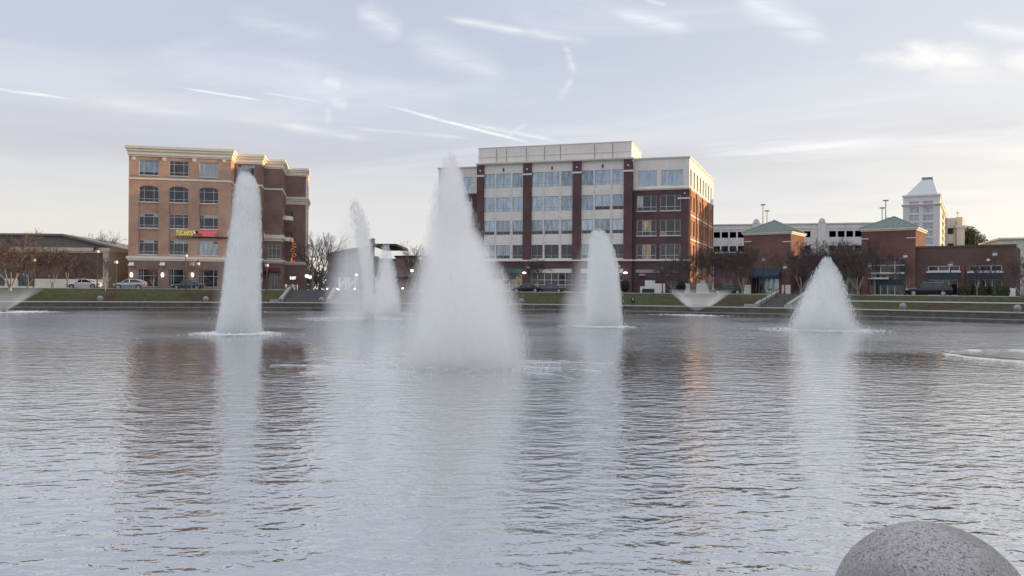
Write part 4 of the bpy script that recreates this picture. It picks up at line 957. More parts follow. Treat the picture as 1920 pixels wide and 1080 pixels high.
m_ = MB(); zq = pt_; xq = N_.X(1796); m_.tube((xq, .5, zq), (xq, .5, zq + 1.6), .1, .08, 6); m_.box(xq - .3, xq + .3, .2, .8, zq + .9, zq + 1.1); m_.build('roof_lamp', cw, T)
# pale flat roofed building at the far right
W_ = Bld('pale_building', 'pale flat roofed building far off at the right end of the shops', 1875, 168, -20, base=2.4)
m_ = MB(); m_.box(0, 40, 0, 20, 0, W_.Z(1880, 449)); m_.build('wall', mat('pale_wall', (.60, .61, .62), .8), W_.t); zz_ = W_.Z(1880, 449); m_ = MB(); m_.box(-.4, 40.4, -.4, 20.4, zz_, zz_ + .35); m_.build('roof_edge', cream_grey, W_.t)

# ================================================================== low brown building and barn roof on the left
Q = Bld('low_brick_building', 'low brown brick building with cream parapet behind the white sedan', 203, 134, 1.5)
T = Q.t
qt = Q.Z(203, 464.8); qb = Q.Z(203, 474.5); q0 = Q.X(-60); qs = Q.Z(100, 523)
ops = [(Q.X(-30), Q.X(9), .3, Q.Z(5, 503)), (Q.X(33), Q.X(65), .3, Q.Z(50, 503))]
wall(T, 'F', 0, q0, -.9, qs, qb, brick_dull, [(o[0], o[1], qs, o[3]) for o in ops], dep=.4)
wall(T, 'F', 0, q0, -.9, 0, qs, cream, [(o[0], o[1], o[2], qs) for o in ops], dep=.4, name='base_wall')
for o in ops: window(T, 'F', 0, *o, (.2, .4, .6, .8), (.75,), g_dim, rec=.25, bar=.14, fm=mat('green_metal', (.10, .19, .17), .5))
cornice(T, [(q0, 0), (0, 0), (0, 8)], qb, qt, mat('tan_parapet', (.56, .47, .36), .8), ((0, .3, .1), (.3, 1, .25)), 'parapet', .4)
m_ = MB(); m_.box(-.9, 0, -.05, 8, 0, qb); m_.build('corner_pier', mat('tan_pier', (.50, .42, .33), .8), T)
m_ = MB(); m_.box(q0, -1, .5, 8, 0, qb - .3); m_.build('core', brick_dull, T)
for px in (181.5,):
    X_ = Q.X(px); m_ = MB(); slab(m_, 'F', 0, X_ - .35, X_ + .35, qt - .55, qt + .05, -.5, -.26); m_.build('floodlight', dark_metal, T)
H_ = Bld('gabled_hall', 'large hall with shallow grey gable roof behind the low brown building', 108, 160, 6)
T = H_.t
hx0, hxr, hp = H_.X(-60), H_.X(250), H_.X(118)
zr0 = H_.Z(118, 438.5); zre = H_.Z(238, 470.5); zle = H_.Z(20, 438) 
m_ = MB(); m_.add([(hx0, 0, 0), (hxr, 0, 0), (hxr, 0, zre - .4), (hp, 0, zr0 - .4), (hx0, 0, zle - .4)] + [(x, 26, z) for (x, z) in ((hx0, 0), (hxr, 0), (hxr, zre - .4), (hp, zr0 - .4), (hx0, zle - .4))],
   [(0, 1, 2, 3, 4), (9, 8, 7, 6, 5), (1, 6, 7, 2), (0, 4, 9, 5)]); m_.build('wall', mat('hall_wall', (.20, .185, .18), .85), T)
m_ = MB()
for (xa, za, xb, zb_) in ((hx0 - .5, zle, hp, zr0), (hp, zr0, hxr + .6, zre - .1)):
    m_.add([(xa, -.6, za - .4), (xb, -.6, zb_ - .4), (xb, -.6, zb_), (xa, -.6, za), (xa, 27, za - .4), (xb, 27, zb_ - .4), (xb, 27, zb_), (xa, 27, za)], [(0, 1, 2, 3), (7, 6, 5, 4), (3, 2, 6, 7), (1, 0, 4, 5), (0, 3, 7, 4), (2, 1, 5, 6)])
m_.build('roof', mat('grey_roof', (.23, .215, .20), .6), T)
# dark gap building between the hall and the brick office
U_ = Bld('dark_annex', 'dark blue shadowed annex between the low brown building and the brick office', 207, 147, 8)
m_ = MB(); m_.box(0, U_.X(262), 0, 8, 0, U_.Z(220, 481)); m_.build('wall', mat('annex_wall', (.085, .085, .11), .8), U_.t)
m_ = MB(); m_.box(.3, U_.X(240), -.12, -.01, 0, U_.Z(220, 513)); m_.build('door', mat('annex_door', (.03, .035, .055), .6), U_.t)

# ================================================================== cinema and brick house between the two big buildings
C_ = Bld('cinema', 'grey blue cinema with flat projecting roof and tall red fin behind the thin jet', 606, 172, 0)
T = C_.t
cz = C_.Z(650, 462); steel = mat('blue_grey_panel', (.105, .108, .13), .7)
arc = [(C_.X(606) + (C_.X(690) - C_.X(606)) * t, 4 - 5 * sin(pi * t * .6)) for t in [i / 14 for i in range(15)]]
for i in range(14):     # the curved wall is hung with upright panels
    m_ = MB(); (xa, ya_), (xb, yb_) = arc[i], arc[i + 1]
    m_.prism([(xa + .03, ya_), (xb - .03, yb_), (xb - .03, yb_ + .5), (xa + .03, ya_ + .5)], 0, cz - 1.2 + i * .09); m_.build('panel', steel, T)
m_ = MB(); m_.box(C_.X(690), C_.X(748), 1.5, 14, 0, cz - 2.5); m_.box(C_.X(612), C_.X(690), 5.5, 14, 0, cz - 1.6); m_.build('wall', mat('cinema_wall', (.12, .12, .14), .8), T)
m_ = MB(); m_.box(C_.X(702), C_.X(748), -4, 15, C_.Z(720, 463.5), C_.Z(720, 459)); m_.build('roof', mat('dark_roof', (.05, .05, .055), .7), T)
m_ = MB(); zt = C_.Z(698, 448); m_.add([(C_.X(698), -3, 3), (C_.X(700.5), -3, 3), (C_.X(702.5), -3, zt), (C_.X(696), -3, zt - .3)] , [(0, 1, 2, 3)]); m_.add([(x, y + 3, z) for x, y, z in m_.v[:4]], [(3, 2, 1, 0)])
m_.f += [(0, 4, 5, 1), (1, 5, 6, 2), (2, 6, 7, 3), (3, 7, 4, 0)]; m_.build('fin', mat('fin_red', (.30, .035, .05), .6), T)
m_ = MB(); m_.box(C_.X(702.8), C_.X(704.4), -3.2, -2.8, 0, cz - .4); m_.build('column', white_paint, T)
for i in range(6): window(T, 'F', 1.5, C_.X(705) + i * 1.1, C_.X(705) + i * 1.1 + 1.0, .3, 4.2, (), (.7,), g_dim, rec=-.1, name='window')
J = Bld('brick_house', 'small brick block with pale flat trim behind the misty spray', 741, 163, -6)
T = J.t
jw = J.X(800); jt = J.Z(745, 482.5)
wall(T, 'F', 0, 0, jw, 0, jt, brick_brown_shade, [(J.X(752), J.X(757), J.Z(755, 518), J.Z(755, 506)), (J.X(764), J.X(769), J.Z(755, 518), J.Z(755, 506))]); m_ = MB(); m_.box(.01, jw, .4, 12, 0, jt - .3); m_.build('core', brick_brown_shade, T)
m_ = MB(); m_.box(-.2, jw + .2, -.2, 12, jt, jt + .35); m_.box(-.2, jw + .2, -.6, -.02, J.Z(755, 521), J.Z(755, 519)); m_.build('coping', dark_metal, T)
for (p0, p1) in ((752, 757), (764, 769)): window(T, 'F', 0, J.X(p0), J.X(p1), J.Z(755, 518), J.Z(755, 506), (.5,), (), g_dark)
# giant white letters, seen from behind
def bigletter(px, wpx, label, ch='N'):
    d = 131.0; x = (px - CX) / F * d; z0 = gz(x, d) - .05; h = EYE + (hy(px) - 520) / F * d - z0
    t_ = thing('giant_letter', label, 'letter', (x, d, z0)); letters('l', ch, white_paint, t_, (0, 0, .25), h - .25, wpx / F * d / .82, depth=.5, part='stroke', bold=.03, mirror=True)
    m_ = MB(); m_.box(-1, 1, -.5, .5, 0, .25); m_.build('plinth', concrete, t_)
bigletter(642.5, 16, 'giant white letter N seen from behind, nearest the brick office')
bigletter(660.5, 16, 'giant white letter N seen from behind, between its twin and the thin jet')
bigletter(709, 12, 'giant white letter N seen from behind, right of the thin jet')

# ================================================================== off to the right, outside the picture: unseen blocks added to keep the low sun off the lake
for (x, y, a, wd, hgt, lab) in ((90, 112, -64, 64, 24, 'nearest the flat shops,'), (117, 56, -86, 66, 24, 'in the middle of the added row,'), (113, -22, -95, 50, 17, 'closest to the near promenade,')):
    E_ = thing('unseen_block', 'unseen shading block added beyond the right end of the lake, ' + lab.rstrip(','), 'building', (x, y, 1.6), R(a))
    wl_ = []
    for r_ in range(4):
        for c_ in range(int(wd / 4)): wl_.append((1.2 + c_ * 4, 3.4 + c_ * 4, 1.2 + r_ * 4, 3.3 + r_ * 4))
    wall(E_, 'F', 0, 0, wd, 0, hgt, brick_red, wl_); m_ = MB(); m_.box(.01, wd, .35, 14, 0, hgt - .4); m_.build('core', g_dark, E_)
# behind the viewer: unseen block added for the windows across the lake to mirror
V_ = thing('unseen_block', 'unseen tan block added behind the viewer for far windows to mirror', 'building', (-30, -46, 1.6), R(180))
wl_ = [(1.2 + c_ * 4, 3.4 + c_ * 4, 1.2 + r_ * 4, 3.3 + r_ * 4) for r_ in range(3) for c_ in range(12)]
wall(V_, 'F', 0, 0, 50, 0, 13, cream, wl_); m_ = MB(); m_.box(.01, 50, .35, 14, 0, 12.6); m_.build('core', g_dark, V_)
# ================================================================== bare winter trees
def grow(seed, H, spread, trunks=4, fork=.16, levels=6, r0=.10, up=.35, kids=(2, 2, 3), single=False, shrink=.74):
    rnd = random.Random(seed); tr = []; tw = []
    def branch(p, d, ln, r, lv):
        segs = 3 if lv < 3 else 2
        q = p.copy(); dd_ = d.copy()
        for i in range(segs):
            dd_ = (dd_ + Vector((rnd.gauss(0, .10), rnd.gauss(0, .10), rnd.gauss(0, .06) + .03 * up))).normalized()
            e = q + dd_ * (ln / segs); ra = r * (1 - .35 * i / segs); rb = r * (1 - .35 * (i + 1) / segs)
            (tr if lv < 2 else tw).append((q.copy(), e.copy(), ra, rb)); q = e
            if lv >= 2 and lv < levels and rnd.random() < .8:
                s_ = dd_.orthogonal().normalized(); s_.rotate(Matrix.Rotation(rnd.uniform(0, 2 * pi), 3, dd_))
                branch(q, (dd_ * .8 + s_ * .75 + Vector((0, 0, up * .5))).normalized(), ln * .6, rb * .5, lv + 2)
        if lv < levels:
            for k in range(rnd.choice(kids)):
                s_ = dd_.orthogonal().normalized(); s_.rotate(Matrix.Rotation(rnd.uniform(0, 2 * pi), 3, dd_))
                branch(q, (dd_ + s_ * rnd.uniform(.3, .75) * spread + Vector((0, 0, up * .3))).normalized(), ln * shrink * rnd.uniform(.8, 1.15), max(.015, r * .58), lv + 1)
    base = H * fork
    if single:
        tr.append((Vector((0, 0, -.2)), Vector((.02, 0, base)), r0 * 1.25, r0)); starts = [(Vector((.02, 0, base)), 0)] * trunks
    else:
        tr.append((Vector((0, 0, -.2)), Vector((0, 0, .5)), r0 * 1.9, r0 * 1.5)); starts = [(Vector((0, 0, .45)), 0)] * trunks
    for k, (s_, _) in enumerate(starts):
        a = 2 * pi * (k + rnd.uniform(-.2, .2)) / len(starts)
        branch(s_, Vector((cos(a) * .34 * spread, sin(a) * .34 * spread, 1)).normalized(), H * .27, r0 * (.8 if single else .7), 1)
    return tr, tw
def tree(name, label, cat, loc, params, m_tr, m_tw, group=None, hscale=1.0, rz=0):
    key = str(params)
    if key not in MESHES:
        tr, tw = grow(**params); a = MB(); b = MB()
        for s_ in tr: a.tube(*s_, n=7, caps=False)
        for s_ in tw: b.tube(*s_, n=3, caps=False)
        ma = bpy.data.meshes.new('trunk'); ma.from_pydata(a.v, [], a.f); ma.materials.append(m_tr); ma.shade_smooth()
        mb_ = bpy.data.meshes.new('crown'); mb_.from_pydata(b.v, [], b.f); mb_.materials.append(m_tw)
        zmax = max(v[2] for v in b.v); MESHES[key] = (ma, mb_, zmax)
    ma, mb_, zmax = MESHES[key]
    t_ = thing(name, label, cat, loc, rz, group); s_ = params['H'] * hscale / zmax; t_.scale = (s_, s_, s_)
    obj('trunk', 0, 0, 0, t_, mesh=ma); c = obj('crown', 0, 0, 0, t_, mesh=mb_); c['kind'] = 'stuff'; return t_
PA = dict(seed=4, H=6.5, spread=1.35, trunks=5, levels=7, r0=.10, up=.5)
PB = dict(seed=9, H=6.5, spread=1.15, trunks=4, levels=7, r0=.09, up=.55)
PC = dict(seed=15, H=5.0, spread=.75, trunks=3, levels=6, r0=.07, up=.6, single=True, fork=.22)
PD = dict(seed=23, H=11.0, spread=.95, trunks=5, levels=6, r0=.22, up=.4, single=True, fork=.16)
PE = dict(seed=31, H=10.0, spread=1.35, trunks=4, levels=6, r0=.20, up=.3, single=True, fork=.2)
OLD = ((0, 96), (400, 92), (560, 89), (1000, 81), (1165, 75), (1360, 68.6), (1592, 61.5), (1740, 57), (1903, 53), (2200, 50))
NEW = ((0, 97.5), (400, 104), (560, 106), (1000, 106.5), (1165, 102), (1360, 96), (1592, 87.6), (1740, 82), (1903, 77), (2200, 70))
def interp(t, x):
    if x <= t[0][0]: return t[0][1]
    for (a, b), (c, d) in zip(t[:-1], t[1:]):
        if x <= c: return b + (d - b) * (x - a) / (c - a)
    return t[-1][1]
def nd(px, d): return interp(NEW, px) + (d - interp(OLD, px)) * .9       # depth, kept as so much behind the wall
def bank(px, d):
    o_ = d - interp(NEW, px); f = max(0, min(1, (o_ - 2) / 9)); return WALL_TOP + (gz(0, d) - .1 - WALL_TOP) * f - .05
TREES = [  # px, depth, top py, params, label, z offset (bank)
    (19, 104, 424, PA, 'large bare myrtle with many pale trunks at the far end of the low brown building'),
    (-22, 103, 440, PB, 'bare myrtle half cut by the picture edge beside the largest myrtle'),
    (98, 110, 460, PB, 'thin bare myrtle in front of the brown wall, nearer the largest myrtle'),
    (126, 111, 470, PC, 'small bare tree on the lawn in front of the white sedan nose'),
    (197, 103, 482, PC, 'small bare tree in the mulch bed between the white sedan and silver hatchback'),
    (286, 103, 492, PC, 'slender sapling in front of the silver hatchback tail'),
    (359, 103, 486, PC, 'slender sapling between the second and third shop windows'),
    (1262, 88, 476, PA, 'bare myrtle with three white stems before the white hoarding'),
    (1331, 96, 458, PB, 'bare reddish tree beside the widest white hoarding'),
    (1392, 84, 456, PB, 'bare tree with pale trunk left of the blue entrance steps'),
    (1502, 92, 446, PA, 'bare tree right of the blue entrance, beside the cone shaped spray'),
    (1562, 100, 440, PE, 'tall bare tree behind the cone shaped spray'),
    (1609, 73, 446, PA, 'bare tree with short pale forked trunk on the mulch right of the cone spray'),
    (1640, 92, 452, PC, 'thin bare tree against the glass front of the second tower'),
    (1298, 92, 462, PA, 'bare tree with wide crown between the shrub and the widest hoarding'),
    (1584, 90, 450, PB, 'bare tree between the cone spray and the short pale forked trunk'),
    (1538, 98, 446, PA, 'bare tree standing straight behind the tip of the cone spray'),
    (1362, 98, 458, PA, 'bare tree behind the dark hatchback'),
    (52, 112, 452, PA, 'bare myrtle before the green framed doors'),
    (152, 118, 476, PB, 'bare small tree directly behind the white sedan'),
    (1003, 104, 482, PB, 'bare tree before the black shopfront of the office building'),
    (957, 108, 500, PC, 'small bare tree before the teal shopfront'),
    (1700, 88, 492, PC, 'thin bare tree by the nose of the dark SUV'),
    (1832, 84, 492, PC, 'thin bare tree between two clipped hedges'),
    (1916, 62, 478, PA, 'bare speckled tree at the right edge beside the end bollard'),
]
for i, (px, d, py, P_, lab) in enumerate(TREES):
    d = nd(px, d); x = (px - CX) / F * d; zt = EYE + (hy(px) - py) / F * d; zb = bank(px, d)
    tree('bare_tree', lab, 'tree', (x, d, zb), P_, bark, twig, 'bare trees along the lake shore', (zt - zb) / P_['H'], rz=i * 1.7)
for (px, d, py, P_, lab) in ((600, 140, 424, PD, 'broad bare tree right behind the corner of the brick office'), (583, 165, 438, PE, 'lean bare tree touching the side of the brick office'),
                             (783, 145, 450, PD, 'broad bare tree just left of the big central spray'), (628, 152, 455, PE, 'bare tree before the cinema wall left of the thin jet'),
                             (190, 170, 426, PE, 'tall faint bare tree behind the gable roof of the hall'), (222, 175, 448, PD, 'low faint bare tree between the hall roof and the brick office'), (160, 180, 436, PE, 'faint bare tree behind the slope of the hall roof'),
                             (1850, 190, 455, PD, 'faint bare tree right of the dark evergreen'), (1870, 195, 452, PE, 'faint bare tree nearest the pale far building'), (1770, 122, 480, PD, 'bare')):
    if lab == 'bare': continue
    x = (px - CX) / F * d; zt = EYE + (hy(px) - py) / F * d
    tree('bare_tree', lab, 'tree', (x, d, 2.0), P_, twig2, twig2, 'bare trees behind the buildings', (zt - 2.0) / P_['H'], rz=px)
ex, ed = (1821 - CX) / F * 200, 200
et = thing('evergreen_tree', 'dark round evergreen between the garage end block and the far pale building', 'tree', (ex, ed, 2.0))
m_ = MB(); m_.tube((0, 0, 0), (0, 0, 9), .4, .2, 8); m_.build('trunk', bark, et)
rnd = random.Random(5); hE = EYE + (hy(1821) - 428) / F * ed - 2
bl = [((rnd.gauss(0, 1.2), rnd.gauss(0, 1.2), hE * f), (3.0 * (1.15 - f), 3.0 * (1.15 - f) + .6, hE * .14)) for f in (.35, .45, .55, .62, .7, .78, .84, .9) for _ in range(3)]
l_ = leafy('crown', bl, 9000, evergreen, .32, et, 8); l_['kind'] = 'stuff'

far_w = leafy('distant_woods', [(((px - CX) / F * 250, 250 + (px % 7), 5.0 + (px * 37 % 5) * .4), (5.5, 4, 4.2)) for px in range(-20, 860, 22)], 14000, mat('bare_wood', (.075, .068, .072), .95, var=.35, scale=.3), .55, None, 77)
tag(far_w, 'grey bare woods low on the horizon behind the gaps between the buildings', 'woods', kind='stuff')
# ================================================================== street lamps
pole_m = mat('lamp_pole', (.05, .055, .055), .5, .4)
def lamp(px, d, py, label, h=None, lit=False):
    d = nd(px, d); x = (px - CX) / F * d; zt = EYE + (hy(px) - py) / F * d; zb = bank(px, d)
    t_ = thing('street_lamp', label, 'street lamp', (x, d, zb), 0, 'street lamps along the far shore'); H = zt - zb
    m2 = MB(); m2.lathe([(.17, 0), (.17, .25), (.09, .4), (.06, H - .6), (.05, H - .35)], 10); m2.build('pole', pole_m, t_, True)
    m2 = MB(); m2.lathe([(.10, H - .36), (.24, H - .28), (.27, H - .05), (.2, H + .1)], 12); m2.build('globe', lamp_glow if lit else lamp_globe, t_, True)
    m2 = MB(); m2.lathe([(.34, H + .09), (.30, H + .16), (.08, H + .32), (.03, H + .45)], 12); m2.build('cap', pole_m, t_)
LAMPS = [(182, 110, 470, 'tall street lamp before the end pier of the low brown building', 0), (217, 100, 490, 'street lamp beside the bonnet of the silver hatchback', 0),
         (63, 108, 486, 'street lamp by the green framed doors of the low building', 0), (348, 102, 478, 'taller street lamp between the second and third windows of the brick office', 0),
         (371, 100, 493, 'lower street lamp before the third shop window of the brick office', 0), (500, 98, 496, 'street lamp in front of the burgundy awning', 0),
         (586, 112, 484, 'street lamp at the right corner of the brick office', 0), (575, 100, 516, 'twin of two low lamps at the corner, nearer the brick office', 1), (581, 101, 518, 'second of two low lamps at the corner, nearer the bare tree', 1),
         (668, 114, 514, 'street lamp rising above the giant white letters', 1), (772, 116, 506, 'street lamp before the small brick house', 1), (787, 112, 483, 'street lamp between the small house and the big spray', 0),
         (1242, 92, 502, 'street lamp in front of the letters of the corner wing', 0), (1388, 86, 501, 'street lamp above the dark hatchback', 0), (1431, 90, 485, 'highest street lamp in front of the first green roofed tower', 0),
         (1471, 84, 500, 'street lamp at the right pier of the blue entrance', 0), (1631, 80, 497, 'street lamp left of the glass front of the second tower', 0), (1697, 82, 479, 'street lamp right of the glass front of the second tower', 0),
         (1782, 76, 495, 'street lamp behind the tail of the dark SUV', 0), (1865, 74, 475, 'tall square headed lamp before the last shop windows', 0), (990, 104, 500, 'street lamp beside the teal shopfront pier', 0), (1160, 96, 498, 'street lamp hidden half by the right fountain column', 0)]
for l in LAMPS: lamp(l[0], l[1], l[2], l[3], lit=bool(l[4]))
def uplight(px, py, d, label):
    x = (px - CX) / F * d; z = EYE + (hy(px) - py) / F * d; t_ = thing('ground_light', label, 'light', (x, d, z - .2)); m2 = MB(); m2.lathe([(.12, -.6), (.05, -.5), (.05, 0), (.16, .05), (.16, .12)], 8); m2.build('stand', dark_metal, t_)
    m2 = MB(); m2.lathe([(.05, .12), (.16, .17), (.15, .28), (.05, .34)], 8); m2.build('bulb', bright_lamp, t_, True)
for k, (px, py, lab) in enumerate(((613.5, 542, 'bright ground light left of the giant letters'), (630, 541.5, 'brightest ground light at the foot of the first giant letter'), (634.5, 543, 'small ground light just beside the brightest one'), (665, 542, 'bright ground light at the foot of the second giant letter'), (755, 541, 'ground light right of the far misty spray'))):
    uplight(px, py, 128, lab)

# ================================================================== cars
tyre_m = mat('tyre', (.02, .02, .02), .85); rim_m = mat('rim', (.45, .46, .48), .35, .8); cglass = glass_mat('car_glass', (.03, .035, .04), .2); red_l = mat('tail_red', (.35, .02, .02), .3); clear = mat('head_lens', (.75, .77, .8), .15, .2)
def car(name, label, paint, loc, rz, L_=4.6, H_=1.45, Wd=1.8, kind='sedan'):
    t_ = thing(name, label, 'car', loc, rz)
    if kind == 'sedan': prof = [(0, .45, .62), (.02, .30, .70), (.10, .22, .80), (.26, .20, .93), (.30, .20, .97), (.44, .20, 1.0), (.62, .20, 1.0), (.76, .20, .98), (.86, .20, .98), (.97, .24, .95), (1, .42, .72)]; cab = [(.27, .93), (.41, 1.0 * H_), (.60, H_ * 1.0), (.80, .98)]
    elif kind == 'hatch': prof = [(0, .45, .62), (.02, .30, .72), (.10, .22, .86), (.24, .20, .98), (.30, .20, 1.0), (.5, .20, 1.03), (.75, .20, 1.06), (.93, .22, 1.06), (.985, .28, 1.0), (1, .45, .8)]; cab = [(.24, .96), (.42, H_), (.72, H_ * .985), (.95, 1.05)]
    else: prof = [(0, .50, .80), (.01, .34, .90), (.08, .26, 1.02), (.24, .24, 1.08), (.30, .24, 1.10), (.5, .24, 1.12), (.8, .24, 1.14), (.96, .26, 1.14), (.99, .32, 1.05), (1, .5, .9)]; cab = [(.25, 1.06), (.37, H_), (.82, H_ * .99), (.975, 1.12)]
    rw = .34 if kind != 'suv' else .38
    # body: cross sections along the length with wheel arches cut by raised lower edges
    st = []
    wx = (.175 * L_, .80 * L_)
    xs = sorted({p[0] * L_ for p in prof} | {wx[k] + rw * 1.12 * cos(a) for k in (0, 1) for a in [pi * i / 6 for i in range(7)]})
    def at(x):
        f = x / L_
        for (a, b) in zip(prof[:-1], prof[1:]):
            if a[0] <= f <= b[0]: t = (f - a[0]) / (b[0] - a[0]); return a[1] + (b[1] - a[1]) * t, a[2] + (b[2] - a[2]) * t
        return prof[-1][1:]
    vs = []; fs = []; K = 8
    for x in xs:
        lo, hi = at(x); arch = lo
        for c in wx:
            dx = abs(x - c)
            if dx < rw * 1.12: arch = max(arch, rw + sqrt(max(0, (rw * 1.12) ** 2 - dx * dx)))
        f = x / L_; wdt = Wd / 2 * (1 - .16 * max(0, (.12 - f) / .12) ** 2 - .12 * max(0, (f - .88) / .12) ** 2)
        mid = max((lo + hi) / 2 + .08, arch + .03)
        sec = [(-wdt * .93, arch), (-wdt, mid), (-wdt * .97, max(hi - .08, mid + .01)), (-wdt * .82, hi), (wdt * .82, hi), (wdt * .97, max(hi - .08, mid + .01)), (wdt, mid), (wdt * .93, arch)]
        for (y, z) in sec: vs.append((x, y, z))
    n = len(xs)
    for i in range(n - 1):
        for j in range(K): fs.append((i * K + j, i * K + (j + 1) % K, (i + 1) * K + (j + 1) % K, (i + 1) * K + j))
    fs += [tuple(range(K)), tuple(reversed(range((n - 1) * K, n * K)))]
    obj('body', vs, fs, paint, t_, True if False else False)
    # roof on pillars, glass between
    (xa, za), (xb, zb_), (xc, zc_), (xd, zd) = [(a * L_, z) for a, z in cab]; wt_ = Wd / 2 * .72; wb = Wd / 2 * .90
    m2 = MB(); m2.add([(xb, -wt_, zb_ - .05), (xb, wt_, zb_ - .05), (xc, wt_, zc_ - .05), (xc, -wt_, zc_ - .05), (xb + .1, -wt_ * .85, zb_), (xb + .1, wt_ * .85, zb_), (xc - .1, wt_ * .85, zc_), (xc - .1, -wt_ * .85, zc_)],
       [(4, 5, 6, 7), (0, 1, 5, 4), (1, 2, 6, 5), (2, 3, 7, 6), (3, 0, 4, 7), (3, 2, 1, 0)])
    xm_ = xa + (xc - xa) * .56
    for s_ in (-1, 1):
        for (p, q, r_) in (((xa, wb * s_ * .98, za), (xb, wt_ * s_, zb_ - .04), .035), ((xm_, wb * s_ * 1.0, za + .03), (xm_ + .05, wt_ * s_, zb_ - .04), .03), ((xd, wb * s_ * .98, zd), (xc, wt_ * s_, zc_ - .04), .06)): m2.tube(p, q, r_, r_, 6)
    m2.build('roof', paint, t_)
    def g(name_, q): m3 = MB(); m3.add(q, [(0, 1, 2, 3)]); m3.add([(x, y, z - .012) for x, y, z in q], [(3, 2, 1, 0)]); m3.build(name_, cglass, t_)
    g('windscreen', [(xa, -wb * .95, za), (xa, wb * .95, za), (xb, wt_ * .97, zb_ - .05), (xb, -wt_ * .97, zb_ - .05)]); g('rear_window', [(xd, wb * .95, zd), (xd, -wb * .95, zd), (xc, -wt_ * .97, zc_ - .05), (xc, wt_ * .97, zc_ - .05)])
    for s_ in (-1, 1):
        g('side_window', [(xa + .08, wb * s_, za), (xm_, wb * s_, za + .03), (xm_ + .05, wt_ * s_, zb_ - .06), (xb, wt_ * s_, zb_ - .06)]); g('side_window', [(xm_ + .05, wb * s_, za + .03), (xd - .06, wb * s_, zd), (xc, wt_ * s_, zc_ - .06), (xm_ + .1, wt_ * s_, zb_ - .06)])
        m3 = MB(); m3.box(xa + .22, xa + .38, s_ * (wb + .02) - .08, s_ * (wb + .02) + .08, za + .02, za + .16); m3.build('mirror', paint, t_)
        m3 = MB(); m3.box(.02, .30, s_ * Wd * .38 - .15, s_ * Wd * .38 + .15, prof[2][2] - .22, prof[2][2] - .07); m3.build('headlight', clear, t_)
        m3 = MB(); m3.box(L_ - .16, L_ + .01, s_ * Wd * .38 - .16, s_ * Wd * .38 + .16, prof[-2][2] - .28, prof[-2][2] - .10); m3.build('taillight', red_l, t_)
        for c in wx:
            m3 = MB(); y0_ = s_ * (Wd / 2 - .22); y1_ = s_ * (Wd / 2 - .01); m3.tube((c, y0_, rw), (c, y1_, rw), rw, rw, 20); wh = m3.build('wheel', tyre_m, t_)
            m3 = MB(); m3.tube((c, y1_, rw), (c, y1_ + s_ * .012, rw), rw * .64, rw * .6, 14); m3.build('rim', rim_m, wh)
    m3 = MB(); m3.box(.2, L_ - .2, -Wd / 2 * .85, Wd / 2 * .85, .22, .42); m3.build('underbody', tyre_m, t_)
    return t_
def parkcar(px0, px1, py, d, **k):
    d = interp(NEW, px0) + 17.5
    x = (px0 - CX) / F * d; car(loc=(x, d, gz(x, d) - .118), **k)
wp = mat('car_white', (.80, .80, .79), .3, var=.02, coat=.6); sp = mat('car_silver', (.52, .54, .57), .3, .5, var=.02, coat=.6); bp = mat('car_dark', (.018, .022, .03), .3, .3, var=.02, coat=.7); gp = mat('car_grey', (.10, .11, .14), .35, .3, var=.02, coat=.5)
parkcar(128, 192, 540, 111, name='parked_car', label='white sedan parked in front of the low brown building', paint=wp, rz=R(4), L_=4.75, kind='sedan')
parkcar(215, 277, 540, 107, name='parked_car', label='silver hatchback parked at the left corner of the brick office', paint=sp, rz=R(8), L_=4.45, H_=1.52, kind='hatch')
parkcar(322, 375, 541, 112.5, name='parked_car', label='grey blue sedan behind the two saplings in front of the shop windows', paint=gp, rz=R(12), L_=4.6, kind='sedan')
parkcar(1336, 1388, 549, 101, name='parked_car', label='dark hatchback behind the lawn right of the white hoarding', paint=bp, rz=R(-16), L_=4.3, H_=1.5, kind='hatch')
parkcar(1698, 1780, 555, 88.5, name='parked_car', label='long dark SUV parked before the flat brick shops', paint=bp, rz=R(-28), L_=5.2, H_=1.78, Wd=1.95, kind='suv')
parkcar(960, 1000, 547, 116, name='parked_car', label='dark sedan parked before the teal shopfront', paint=bp, rz=R(-8), L_=4.6, kind='sedan')
parkcar(1004, 1045, 547, 115, name='parked_car', label='dark blue sedan parked before the black shopfront', paint=gp, rz=R(-8), L_=4.6, kind='sedan')

# ================================================================== stone ball bollards on the wall cap
granite = None
def granite_mat():
    m = bpy.data.materials.new('granite'); m.use_nodes = True; t = NT(m.node_tree); b = m.node_tree.nodes['Principled BSDF']; p = t.pos()
    v1 = t.noise(p, 105, 4, .7, .4); v2 = t.noise(p, 60, 4, .6, .6); v3 = t.noise(p, 4, 4, .6)
    c = t.ramp(v1, [(.34, (.07, .07, .072)), (.45, (.34, .33, .335)), (.64, (.52, .50, .505))])
    c = t.mix(t.mapr(v2, .60, .66, 0, .85), c, (.11, .105, .115, 1)); c = t.mix(t.mapr(v3, .40, .65, 0, .5), c, (.21, .195, .20, 1))
    t.put(b.inputs['Base Color'], c); b.inputs['Roughness'].default_value = .75; b.inputs['Specular IOR Level'].default_value = .35
    bn = t.new('ShaderNodeBump'); bn.inputs['Distance'].default_value = .004; bn.inputs['Strength'].default_value = .6; t.put(bn.inputs['Height'], v1); t.put(b.inputs['Normal'], bn.outputs[0])
    return m
granite = granite_mat()
